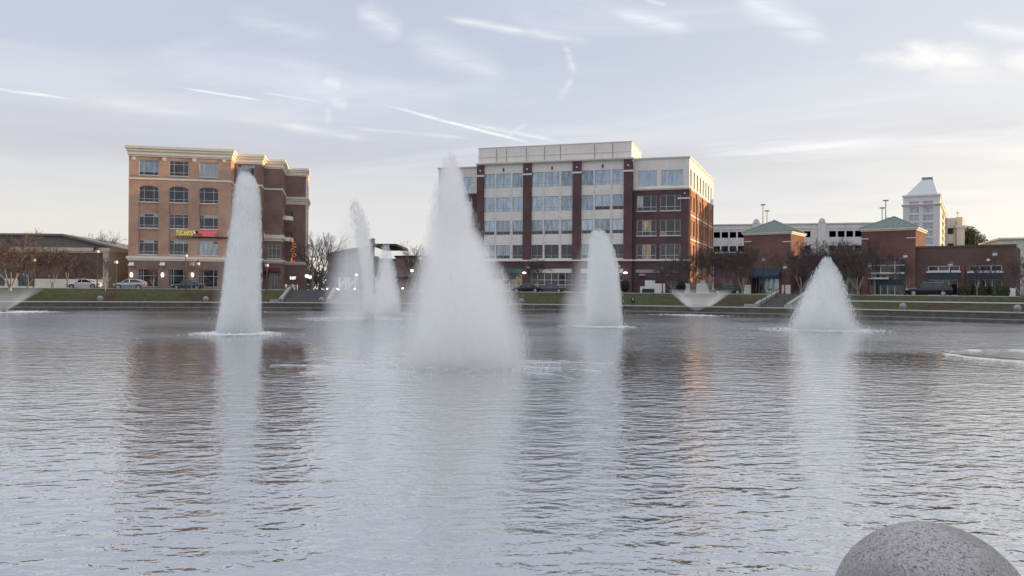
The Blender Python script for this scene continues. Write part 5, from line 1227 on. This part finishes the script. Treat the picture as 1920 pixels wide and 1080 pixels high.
def ball(loc, r, label, seg=24, stem=.1):
    t_ = thing('ball_bollard', label, 'bollard', loc, 0, 'stone ball bollards around the lake')
    m2 = MB(); m2.lathe([(r * .78, 0), (r * .78, stem * .7), (r * .62, stem)], seg); m2.build('pedestal', granite, t_)
    a0 = math.asin(.6); prof = [(r * cos(a), stem + r * .8 + r * sin(a)) for a in [-a0 - .3 + (pi / 2 + a0 + .28) * i / (seg // 2) for i in range(seg // 2 + 1)]]
    m2 = MB(); m2.lathe(prof, seg * 2 if seg > 24 else seg); m2.build('ball', granite, t_, True)
def ray_shore(px):
    """where the sight line through a picture column meets the outer edge of the wall on the far side"""
    k = (px - CX) / F; best = None
    for i in range(NS):
        a, b = off(i, .2), off(i + 1, .2)
        fa, fb = a.x - k * a.y, b.x - k * b.y
        if fa * fb <= 0 and a.y > 10: t = fa / (fa - fb) if fa != fb else 0; p = a.lerp(b, t); best = p if best is None or p.y < best.y else best
    return best
for px, lab in ((188, 'stone ball on the wall below the white sedan'), (386, 'stone ball on the wall just left of the tall solid spout'), (527, 'stone ball on the wall at the left side of the wide steps'), (603, 'stone ball on the wall at the right side of the wide steps'),
                (744, 'stone ball on the wall behind the misty far spray'), (978, 'stone ball on the wall right of the big central spray'), (1693, 'stone ball on the wall below the nose of the dark SUV'), (1908, 'stone ball on the wall at the right end under the speckled tree')):
    p = ray_shore(px)
    if p: ball((p.x, p.y, 1.055), .34, lab)
NB = 2.85; bx_ = (1750 - CX) / F * NB
ball((bx_, NB, 1.055), .335, 'huge speckled granite ball rising at the bottom of the picture', 96, .172)

# ================================================================== steps down to the lake
def steps(px, wpx, py0, py1, label, cheek=True):
    p = ray_shore(px); i = min(range(NS), key=lambda j: (off(j, .2) - p).length); nr = NRM[i]; a = math.atan2(nr.y, nr.x) - pi / 2
    W = wpx / F * p.y * 1.06; z1 = gz(p.x, p.y + 9); nst = 9; run = .82; d0 = 1.5
    t_ = thing('stone_steps', label, 'steps', (p.x, p.y, 1.03), a); rise = (z1 - 1.0) / nst
    for k in range(nst): ubox('step', concrete_dark, t_, -W / 2, W / 2, d0 + k * run, d0 + (k + 1) * run + (.02 if k < nst - 1 else 1.0), k * rise - .15, (k + 1) * rise)
    for s_ in (-1, 1):
        x0, x1_ = (s_ * (W / 2 + .45), s_ * W / 2) ; x0, x1_ = min(x0, x1_), max(x0, x1_); m2 = MB()
        m2.add([(x0, d0 - .3, -.1), (x1_, d0 - .3, -.1), (x1_, d0 + nst * run, nst * rise - .4), (x0, d0 + nst * run, nst * rise - .4), (x0, d0 - .3, .45), (x1_, d0 - .3, .45), (x1_, d0 + nst * run, nst * rise + .35), (x0, d0 + nst * run, nst * rise + .35)],
               [(3, 2, 1, 0), (4, 5, 6, 7), (0, 1, 5, 4), (1, 2, 6, 5), (2, 3, 7, 6), (3, 0, 4, 7)]); m2.build('cheek_wall', concrete, t_)
        m2 = MB(); m2.box(x0 - (1.0 if s_ < 0 else 0), x1_ + (1.0 if s_ > 0 else 0), .5, .95, -.02, .38); m2.build('low_wall', concrete, t_)
        m2 = MB(); ym = d0 + nst * run
        m2.tube((s_ * (W / 2 - .3), d0, .9), (s_ * (W / 2 - .3), ym, nst * rise + .9), .03, .03, 6)
        for k in range(5): f = k / 4; m2.tube((s_ * (W / 2 - .3), d0 + (ym - d0) * f, nst * rise * f), (s_ * (W / 2 - .3), d0 + (ym - d0) * f, nst * rise * f + .9), .025, .025, 6)
        m2.build('handrail', dark_metal, t_)
concrete_dark = mat('step_stone', (.15, .14, .145), .85, var=.2, scale=3, grime=.2)
steps(568, 78, 543, 566, 'wide dark steps below the entrance of the brick office')
steps(1441, 50, 549, 573, 'dark steps leading to the blue entrance of the first tower')

# ================================================================== a person sitting on the bank and cafe tables
def person(loc, rz, label):
    t_ = thing('person', label, 'person', loc, rz)
    J_ = [(0, 0, .30), (0, -.02, .50), (0, -.04, .70), (0, -.05, .80), (0, -.07, .90), (0, -.08, 1.0),
          (-.10, 0, .28), (-.14, -.40, .52), (-.14, -.46, .10), (-.14, -.60, .06), (.10, 0, .28), (.14, -.40, .52), (.14, -.46, .10), (.14, -.60, .06),
          (-.19, -.04, .74), (-.25, -.12, .50), (-.15, -.34, .52), (.19, -.04, .74), (.25, -.12, .50), (.15, -.34, .52)]
    E = [(0, 1), (1, 2), (2, 3), (3, 4), (4, 5), (0, 6), (6, 7), (7, 8), (8, 9), (0, 10), (10, 11), (11, 12), (12, 13), (2, 14), (14, 15), (15, 16), (2, 17), (17, 18), (18, 19)]
    Rr = [.15, .14, .15, .055, .095, .09, .10, .075, .05, .04, .10, .075, .05, .04, .065, .05, .035, .065, .05, .035]
    me = bpy.data.meshes.new('body'); me.from_pydata(J_, E, []); o = bpy.data.objects.new('body', me); COL.objects.link(o); o.parent = t_
    sk = o.modifiers.new('skin', 'SKIN'); o.modifiers.new('sub', 'SUBSURF').levels = 1; o.modifiers['sub'].render_levels = 2
    if not me.skin_vertices: 
        pass
    for i, v in enumerate(me.skin_vertices[0].data): v.radius = (Rr[i], Rr[i]); v.use_root = (i == 0)
    m = bpy.data.materials.new('clothes'); m.use_nodes = True; t = NT(m.node_tree); q = t.sep(t.new('ShaderNodeTexCoord').outputs['Object'])
    head = t.mapr(q[2], .80, .82); shirt = t.math('MULTIPLY', t.math('MULTIPLY', t.math('LESS_THAN', t.math('ABSOLUTE', q[0]), .055), t.math('GREATER_THAN', q[2], .45)), t.math('LESS_THAN', q[1], -.08))
    c = t.mix(shirt, (.02, .022, .03, 1), (.65, .65, .66, 1)); c = t.mix(head, c, (.42, .27, .20, 1)); t.put(m.node_tree.nodes['Principled BSDF'].inputs['Base Color'], c); m.node_tree.nodes['Principled BSDF'].inputs['Roughness'].default_value = .9
    me.materials.append(m)
    m2 = MB(); m2.lathe([(.04, 1.11), (.085, 1.07), (.105, 1.0), (.10, .94)], 12, (0, -.055)); m2.build('hair', mat('dark_hair', (.02, .016, .014), .8), t_, True)
pp = ray_shore(1187); i_ = min(range(NS), key=lambda j: (off(j, .2) - pp).length); ps_ = off(i_, 3.2); ks_ = (1187 - CX) / F
person((ks_ * ps_.y, ps_.y, 1.12), R(-8), 'person in dark clothes with white shirt front sitting on the grass bank')
def table_set(px, py, label, d):
    x = (px - CX) / F * d; zb = gz(x, d); t_ = thing('cafe_table', label, 'table', (x, d, zb)); m2 = MB(); m2.lathe([(.25, 0), (.04, .04), (.04, .70), (.38, .71), (.38, .75)], 14); m2.build('table', white_paint, t_)
for k, (px, lab) in enumerate(((543, 'white cafe table nearest the entrance of the brick office'), (551, 'white cafe table right under the white letters'))): table_set(px, 540, lab, 130 + k)
def chair(px, d, rz, label):
    x = (px - CX) / F * d; t_ = thing('cafe_chair', label, 'chair', (x, d, gz(x, d)), rz)
    m2 = MB(); m2.box(-.22, .22, -.22, .22, .43, .46); m2.build('seat', white_paint, t_); m2 = MB(); m2.box(-.22, .22, .2, .23, .5, .9); m2.build('backrest', white_paint, t_)
    for sx2 in (-.2, .2):
        for sy2 in (-.2, .2): m2 = MB(); m2.tube((sx2, sy2, 0), (sx2 * .9, sy2 * .9, .9 if sy2 > 0 else .43), .018, .018, 6); m2.build('leg', white_paint, t_)
chair(538, 130, 1.2, 'white cafe chair left of the first white table'); chair(547, 129.5, -.6, 'white cafe chair between the two white tables'); chair(555, 131, -1.4, 'white cafe chair right of the second white table')

# ================================================================== fountains
def plume_mat(name, H, rmax, crv, dens, p, noise=.5, hollow=0.0, nz=(1.6, .35), seed=0.0, edge=1.0, col=(.995, .995, .995), top=.9):
    """spray as a real scattering medium: thick in the middle, thinning to its outline; crv rows are (height 0..1, centre, radius, thickness)"""
    m = bpy.data.materials.new(name); m.use_nodes = True; m.node_tree.nodes.clear(); t = NT(m.node_tree)
    co = t.sep(t.new('ShaderNodeTexCoord').outputs['Object']); h = t.math('DIVIDE', co[2], H, clamp=True)
    def curve(idx, s, o):
        n = t.new('ShaderNodeFloatCurve'); c = n.mapping.curves[0]
        while len(c.points) < len(crv): c.points.new(.5, .5)
        for q, row in zip(c.points, crv): q.location = (row[0], (row[idx] + o) / s); q.handle_type = 'VECTOR'
        n.mapping.update(); t.put(n.inputs['Value'], h); return t.math('SUBTRACT', t.math('MULTIPLY', n.outputs[0], s), o)
    cen = curve(1, 2 * rmax, rmax); rad = curve(2, rmax, 0); thick = curve(3, 1.0, 0)
    dx = t.math('SUBTRACT', co[0], cen); rr_ = t.math('DIVIDE', t.math('SQRT', t.math('ADD', t.math('MULTIPLY', dx, dx), t.math('MULTIPLY', co[1], co[1]))), t.math('MAXIMUM', rad, .01))
    s1 = t.noise(t.xyz(t.math('ADD', t.math('MULTIPLY', co[0], nz[0]), seed), t.math('MULTIPLY', co[1], nz[0]), t.math('MULTIPLY', co[2], nz[1])), 1.0, 4, .6, .4)
    s2 = t.noise(t.xyz(t.math('ADD', t.math('MULTIPLY', co[0], .7), seed), t.math('MULTIPLY', co[1], .7), t.math('MULTIPLY', co[2], .8)), 1.0, 4, .6, .3)
    rr2 = t.math('ADD', rr_, t.math('MULTIPLY', t.math('SUBTRACT', s2, .5), noise * .7))
    f = t.math('POWER', t.math('SUBTRACT', 1.0, rr2, clamp=True), p)
    f = t.math('MINIMUM', t.math('MULTIPLY', f, edge), 1.0)
    if hollow: f = t.math('MULTIPLY', f, t.mapr(rr_, hollow - .35, hollow))
    f = t.math('MULTIPLY', f, t.math('ADD', 1 - noise, t.math('MULTIPLY', t.mapr(s1, .3, .7), 2 * noise)))
    d = t.math('MULTIPLY', t.math('MULTIPLY', f, thick), dens)
    vol = t.new('ShaderNodeVolumePrincipled'); vol.inputs['Color'].default_value = (*col, 1); vol.inputs['Anisotropy'].default_value = 0.0; t.put(vol.inputs['Density'], d)
    o = t.new('ShaderNodeOutputMaterial'); t.l.new(vol.outputs[0], o.inputs['Volume']); return m
def plume(parent, name, base, d, rows, dens, p=1.0, grow_=1.0, z0=.02, nd_=0, ds=.016, dl=.35, **k):
    """rows: (py, left px, right px, thickness) read at the fountain's own distance"""
    if nd_: drops(parent, base, d, [r_[:3] for r_ in rows], nd_, int(d * 10), ds, dl)
    s_ = d / F; x0 = base[0]; rows = sorted(rows, reverse=True); zs = [EYE + (hy((rows[0][1] + rows[0][2]) / 2) - r_[0]) * s_ for r_ in rows]
    zs[0] = z0; H = zs[-1]; crv = []
    for z, r_ in zip(zs, rows):
        a = (r_[1] - CX) * s_ - x0; b = (r_[2] - CX) * s_ - x0; crv.append((max(0, z / H), (a + b) / 2, abs(b - a) / 2 * grow_, r_[3]))
    rmax = max(max(abs(c[1]), c[2]) for c in crv) * 1.02
    m = plume_mat(name + '_spray', H, rmax, crv, dens, p, **k)
    # the bounding shell follows the outline
    n = 20; rings = []
    for i in range(len(crv) - 1):
        for j in range(3): t = j / 3; rings.append(tuple(crv[i][q] + (crv[i + 1][q] - crv[i][q]) * t for q in range(3)))
    rings.append(crv[-1][:3]); vs = []
    for (h, c, r_) in rings:
        for q in range(n): vs.append((c + (r_ * 1.06 + .03) * cos(2 * pi * q / n), (r_ * 1.06 + .03) * sin(2 * pi * q / n), h * H + (.02 if h == 1 else 0)))
    fs = [(a * n + q, a * n + (q + 1) % n, (a + 1) * n + (q + 1) % n, (a + 1) * n + q) for a in range(len(rings) - 1) for q in range(n)] + [tuple(reversed(range(n))), tuple(range((len(rings) - 1) * n, len(rings) * n))]
    return obj(name, vs, fs, m, parent)
foam = mat('foam', (.80, .82, .85), .7, var=.12, scale=6, bump=.6, bscale=14)
DROPS = {}
def fount(px, py, label, ring=None, ringpx=None, R_=1.0, squash=1.0):
    d = EYE / ((py - hy(px)) / F); x = (px - CX) / F * d
    t_ = thing('fountain', label, 'fountain', (x, d, 0), 0, 'fountains in the lake')
    m2 = MB(); m2.lathe([(.34, -.4), (.36, .05), (.22, .10), (.10, .14), (.08, .24), (.045, .25)], 16); m2.build('nozzle', mat('nozzle_metal', (.06, .06, .055), .5), t_, True)
    return t_, (x, d), d
def disc(t_, cx, cy, R_, m=None, ridge=.022, name='stirred_water', asp=1.0):
    """patch of water roughened by falling drops, with the low wave that runs out from it"""
    n = 64; rnd = random.Random(int(R_ * 100) + int(cx * 7)); rad = [R_ * (1 + .05 * sin(3 * a + cx) + .03 * rnd.uniform(-1, 1)) for a in [2 * pi * i / n for i in range(n)]]
    vs = [(cx, cy, .012)]; fs = []
    lev = [(.4, .014), (.8, .014), (.93, .012), (.965, ridge), (1.0, -.015)]
    for (f, z) in lev: vs += [(cx + rad[i] * f * cos(2 * pi * i / n), cy + rad[i] * f * asp * sin(2 * pi * i / n), z) for i in range(n)]
    fs += [(0, 1 + i, 1 + (i + 1) % n) for i in range(n)]
    for l in range(len(lev) - 1): fs += [(1 + l * n + i, 1 + (l + 1) * n + i, 1 + (l + 1) * n + (i + 1) % n, 1 + l * n + (i + 1) % n) for i in range(n)]
    o = obj(name, vs, fs, m or ring_m, t_, True); return o
def foamring(t_, cx, cy, R_, w_=.35, h=.10, name='foam'):
    m2 = MB(); n = 48; rnd = random.Random(3); vs = []; fs = []
    for i in range(n):
        a = 2 * pi * i / n; j = rnd.uniform(.9, 1.12)
        for (f, z) in ((-1, 0.01), (-.4, h * rnd.uniform(.6, 1.2)), (.3, h * rnd.uniform(.5, 1)), (1, 0.01)): r_ = R_ * j + f * w_; vs.append((cx + r_ * cos(a), cy + r_ * sin(a), z))
    for i in range(n):
        for j in range(3): fs.append((i * 4 + j, i * 4 + j + 1, ((i + 1) % n) * 4 + j + 1, ((i + 1) % n) * 4 + j))
    return obj(name, vs, fs, foam, t_, True)
drop_m = bpy.data.materials.new('water_drops'); drop_m.use_nodes = True; _t = NT(drop_m.node_tree); _t.n.clear()
_d = _t.new('ShaderNodeBsdfDiffuse'); _d.inputs[0].default_value = (.93, .94, .95, 1); _tr = _t.new('ShaderNodeBsdfTranslucent'); _tr.inputs[0].default_value = (.93, .94, .95, 1)
_mx = _t.new('ShaderNodeMixShader'); _mx.inputs[0].default_value = .5; _t.l.new(_d.outputs[0], _mx.inputs[1]); _t.l.new(_tr.outputs[0], _mx.inputs[2]); _o = _t.new('ShaderNodeOutputMaterial'); _t.l.new(_mx.outputs[0], _o.inputs[0])
def drops(parent, base, d, rows, n, seed=1, size=.016, length=.35, spill=.97, tip=1.0):
    """strings and beads of falling water through the plume and past its outline: thin four sided slivers"""
    s_ = d / F; rows = sorted(rows, reverse=True); h0 = hy((rows[0][1] + rows[0][2]) / 2); rnd = random.Random(seed)
    Z_ = [EYE + (h0 - r_[0]) * s_ for r_ in rows]; Z_[0] = .03; L_ = [(r_[1] - CX) * s_ - base[0] for r_ in rows]; R__ = [(r_[2] - CX) * s_ - base[0] for r_ in rows]
    H = Z_[-1]; vs = []; fs = []
    for q in range(n):
        z = H * rnd.random() ** 1.6 * .97
        j = 0
        while j < len(Z_) - 2 and Z_[j + 1] < z: j += 1
        t = min(1, max(0, (z - Z_[j]) / (Z_[j + 1] - Z_[j]))); lo = L_[j] + (L_[j + 1] - L_[j]) * t; hi = R__[j] + (R__[j + 1] - R__[j]) * t
        c = (lo + hi) / 2; r_ = abs(hi - lo) / 2 * spill; a = rnd.uniform(0, 2 * pi); rr_ = r_ * sqrt(rnd.random()) * (1 + (.16 * abs(rnd.gauss(0, 1)) if rnd.random() < .10 else 0))
        x, y = c + rr_ * cos(a), rr_ * sin(a); f = rr_ / max(.05, r_); up = 1 - z / H
        dx, dy, dz = cos(a) * f * (.10 + .12 * up), sin(a) * f * (.10 + .12 * up), 1.0
        ln = length * rnd.uniform(.25, 1.2) * (1 if rnd.random() < .6 else .3); w_ = size * rnd.uniform(.4, 1.2)
        if z < ln * .6: z = ln * .6
        p0 = Vector((x - dx * ln / 2, y - dy * ln / 2, z + ln / 2)); p1 = Vector((x + dx * ln / 2, y + dy * ln / 2, z - ln / 2)); m_ = (p0 + p1) / 2
        k = len(vs); vs += [p0, m_ + Vector((w_, 0, 0)), m_ + Vector((-w_ * .5, w_ * .86, 0)), m_ + Vector((-w_ * .5, -w_ * .86, 0)), p1]
        fs += [(k, k + 1, k + 2), (k, k + 2, k + 3), (k, k + 3, k + 1), (k + 4, k + 2, k + 1), (k + 4, k + 3, k + 2), (k + 4, k + 1, k + 3)]
    o = obj('drops', vs, fs, drop_m, parent); o['kind'] = 'stuff'; return o
def churn(parent, cx, cy, r0, r1, n, seed=1, s0=.05):
    """broken foam where the water lands: many small low lumps"""
    rnd = random.Random(seed); vs = []; fs = []
    for q in range(n):
        rr_ = r0 + (r1 - r0) * abs(rnd.gauss(0, .5)); a = rnd.uniform(0, 2 * pi); x, y = cx + rr_ * cos(a), cy + rr_ * sin(a); s_ = s0 * rnd.uniform(.4, 1.6) * max(.3, 1 - (rr_ - r0) / (r1 - r0) * .6); h = s_ * rnd.uniform(.3, 1.3)
        k = len(vs); b = rnd.uniform(0, pi); st = rnd.uniform(1, 2.2)
        for i in range(5): an = 2 * pi * i / 5; vs.append((x + s_ * st * cos(an) * cos(b) - s_ * sin(an) * sin(b), y + s_ * st * cos(an) * sin(b) + s_ * sin(an) * cos(b), .004))
        vs.append((x, y, h)); fs += [(k + i, k + (i + 1) % 5, k + 5) for i in range(5)]
    o = obj('foam', vs, fs, foam, parent); o['kind'] = 'stuff'; return o
# 1: tall solid spout in front of the brick office
t_, b_, d = fount(447, 625, 'tall solid white spout in front of the brick office')
plume(t_, 'spray', b_, d, [(626, 406, 492, 1), (600, 409, 490, 1), (560, 414, 490, 1), (500, 421, 490, 1), (450, 427, 490, .95), (400, 433, 489, .8), (370, 436, 488, .85), (350, 438, 485, .8), (333, 442, 477, .7), (322, 447, 467, .35)], 2.2, .7, edge=2.2, noise=.32, nz=(2.6, .25), nd_=6000, ds=.02, dl=.5)
plume(t_, 'mist', b_, d, [(626, 392, 494, 1), (560, 398, 492, .8), (480, 408, 491, .6), (400, 422, 490, .5), (340, 436, 482, .3), (318, 450, 462, .05)], .35, 1.0, noise=.5, nz=(.8, .3), seed=3)
disc(t_, -.25, 0, 2.7, asp=1.0); churn(t_, -.1, 0, 1.2, 2.6, 1600, 1, .06)
# 2: thin jet leaning left with its drifting mist
t_, b_, d = fount(692, 598, 'thin leaning jet with mist drifting left in front of the cinema')
plume(t_, 'spray', b_, d, [(599, 682, 702, 1), (575, 679, 705, 1), (540, 679, 703, .9), (500, 674, 702, .7), (460, 667, 699, .5), (420, 657, 692, .36), (395, 653, 682, .28), (372, 655, 671, .1)], 3.8, 1.1, edge=1.8, noise=.4, nz=(3.0, .3), seed=1, nd_=1800, ds=.03, dl=.5)
plume(t_, 'mist', b_, d, [(599, 600, 745, .9), (560, 604, 742, .85), (500, 610, 728, .7), (450, 622, 712, .45), (400, 640, 694, .25), (372, 652, 676, .05)], .62, 1.0, noise=.55, nz=(.7, .18), seed=5)
disc(t_, -1.6, .2, 5.0); churn(t_, -1.2, 0, .4, 4.5, 900, 2, .06)
# 3: short misty spray right of the thin jet
t_, b_, d = fount(722, 589, 'short misty spray between the thin jet and the small brick house')
plume(t_, 'spray', b_, d, [(590, 694, 756, .9), (560, 698, 753, .9), (530, 702, 748, .8), (500, 706, 743, .7), (475, 711, 735, .5), (455, 718, 728, .1)], 2.0, 1.0, edge=1.6, noise=.5, nz=(1.5, .35), seed=8, nd_=1500, ds=.03, dl=.4)
plume(t_, 'mist', b_, d, [(590, 690, 800, .8), (550, 694, 785, .6), (500, 704, 752, .3), (460, 716, 732, .05)], .22, 1.0, noise=.5, nz=(.7, .3), seed=2)
disc(t_, 0, 0, 3.4)
# 4: the big central spray
t_, b_, d = fount(843, 683, 'largest fountain, broad white cone of spray in the middle')
plume(t_, 'spray', b_, d, [(684, 735, 1005, .36), (650, 738, 1002, .34), (600, 744, 990, .34), (550, 754, 974, .36), (500, 768, 950, .42), (460, 784, 922, .55), (425, 796, 898, .75), (380, 803, 887, .9), (350, 810, 877, 1), (320, 820, 866, 1), (300, 828, 857, .8), (283, 836, 850, .3)], 5.2, 1.45, edge=2.4, noise=.42, nz=(1.8, .35), seed=12, nd_=3600, ds=.007, dl=.34)
plume(t_, 'mist', b_, d, [(684, 690, 1060, .8), (640, 710, 1040, .7), (580, 735, 1005, .5), (500, 765, 965, .35), (420, 792, 912, .25), (320, 820, 868, .1)], .34, 1.1, noise=.6, nz=(.8, .4), seed=21)
disc(t_, 0, 0, 3.0, ridge=.02); churn(t_, .3, 0, 1.6, 4.2, 2600, 4, .022)
rnd = random.Random(2)
for k in range(14):      # wakes that run out from the splash like spokes
    a = 2 * pi * (k + .3) / 14 + rnd.uniform(-.1, .1); L0, L1 = 2.3, rnd.uniform(4.8, 6.3); vs = []; n = 14; fs = []
    for i in range(n + 1):
        f = i / n; r_ = L0 + (L1 - L0) * f; wv = .22 * sin(pi * f) ** .8 * (1 + .5 * sin(9 * f + k * 2.1)) + .01; aa = a + .07 * sin(4 * f + k) + .02 * sin(13 * f + 2 * k)
        c = Vector((cos(aa), sin(aa))); s_ = Vector((-sin(aa), cos(aa)))
        for (q, z) in ((-1, -.01), (-.45, .018 * (1 - f * .6)), (0, .030 * (1 - f * .7)), (.45, .018 * (1 - f * .6)), (1, -.01)): p = c * r_ + s_ * wv * q; vs.append((p.x, p.y, z))
    for i in range(n):
        for j in range(4): fs.append((i * 5 + j, (i + 1) * 5 + j, (i + 1) * 5 + j + 1, i * 5 + j + 1))
    obj('wake', vs, fs, lake_m, t_, True)
# 5: column right of the office front
t_, b_, d = fount(1139, 612, 'tall column with sharp right edge before the plum brick pilaster')
plume(t_, 'spray', b_, d, [(613, 1098, 1169, 1), (580, 1098, 1168, 1), (540, 1098, 1165, 1), (500, 1099, 1160, .95), (470, 1101, 1153, .85), (450, 1103, 1144, .65), (436, 1107, 1136, .4), (428, 1114, 1130, .1)], 2.0, .7, edge=2.0, noise=.38, nz=(2.4, .3), seed=31, nd_=5000, ds=.025, dl=.5)
plume(t_, 'mist', b_, d, [(613, 1040, 1172, .9), (560, 1050, 1168, .8), (500, 1068, 1162, .55), (460, 1085, 1150, .35), (430, 1105, 1132, .05)], .70, 1.0, noise=.5, nz=(.8, .25), seed=34)
disc(t_, -.9, 0, 2.9); churn(t_, -.5, 0, 1.2, 2.6, 1300, 5, .07)
# 6 and 8: low fans of thin jets opening like a funnel
def fan(px, py, pyt, p0, p1, label, rr=6.0, k8=1.0):
    t_, b_, d = fount(px, py, label); s_ = d / F; H = EYE + (hy(px) - pyt) * s_
    plume(t_, 'spray', b_, d, [(py, px - 3, px + 3, 1), (py - (py - pyt) * .15, px - (px - p0) * .17, px + (p1 - px) * .17, .50), (py - (py - pyt) * .35, px - (px - p0) * .38, px + (p1 - px) * .38, .30), (py - (py - pyt) * .7, px - (px - p0) * .72, px + (p1 - px) * .72, .09), (pyt, p0, p1, .008)], 4.0 * k8, .3, edge=1.2, noise=.25, hollow=.84, nz=(2.5, 1.0), seed=px * .01)
    plume(t_, 'mist', b_, d, [(py, px - 12, px + 12, .6), (py - (py - pyt) * .5, px - (px - p0) * .6, px + (p1 - px) * .6, .9), (pyt, p0, p1, .05)], .07 * k8, .8, noise=.5, nz=(.8, .5), seed=px * .02)
    disc(t_, 0, 0, rr, ridge=.03); churn(t_, 0, 0, 2.0, rr, 1500, px, .07); return t_
fan(1308, 590, 543, 1250, 1378, 'low funnel shaped spray in front of the corner wing', 6.0)
fan(7, 585, 536, -75, 80, 'low funnel shaped spray before the low brown building', 5.5, .4)
# 7: cone spray on the right
t_, b_, d = fount(1548, 618, 'cone shaped spray between the two green roofed towers')
plume(t_, 'spray', b_, d, [(619, 1478, 1612, .85), (600, 1482, 1606, .95), (570, 1495, 1596, 1), (540, 1512, 1586, 1), (520, 1520, 1579, 1), (505, 1529, 1571, .85), (492, 1538, 1562, .6), (480, 1544, 1555, .15)], 1.9, 1.3, edge=1.9, noise=.5, nz=(2.0, .4), seed=41, nd_=5000, ds=.024, dl=.4)
plume(t_, 'mist', b_, d, [(619, 1455, 1640, .8), (580, 1470, 1620, .6), (530, 1500, 1592, .3), (490, 1535, 1565, .05)], .3, 1.0, noise=.5, nz=(.8, .4), seed=44)
plume(t_, 'side_jet', b_, d, [(619, 1485, 1540, .6), (570, 1498, 1542, .8), (540, 1508, 1540, .6), (520, 1516, 1530, .1)], 1.6, 1.0, edge=1.5, noise=.5, nz=(2.0, .4), seed=47)
disc(t_, -.3, 0, 4.4); churn(t_, 0, 0, 1.4, 4.2, 1800, 7, .06)
# 9: the fountain beyond the right edge whose stirred water reaches into view
t_, b_, d = fount(2010, 670, 'ring of stirred water of a fountain just beyond the right edge')
plume(t_, 'spray', b_, d, [(671, 1975, 2045, 1), (600, 1980, 2040, 1), (500, 1985, 2035, .9), (400, 1995, 2025, .6), (340, 2004, 2016, .1)], 4.0, .9, edge=1.6, noise=.4, nz=(2.4, .3), seed=51)
disc(t_, 0, 0, 4.7, m=lake_m, ridge=.03)
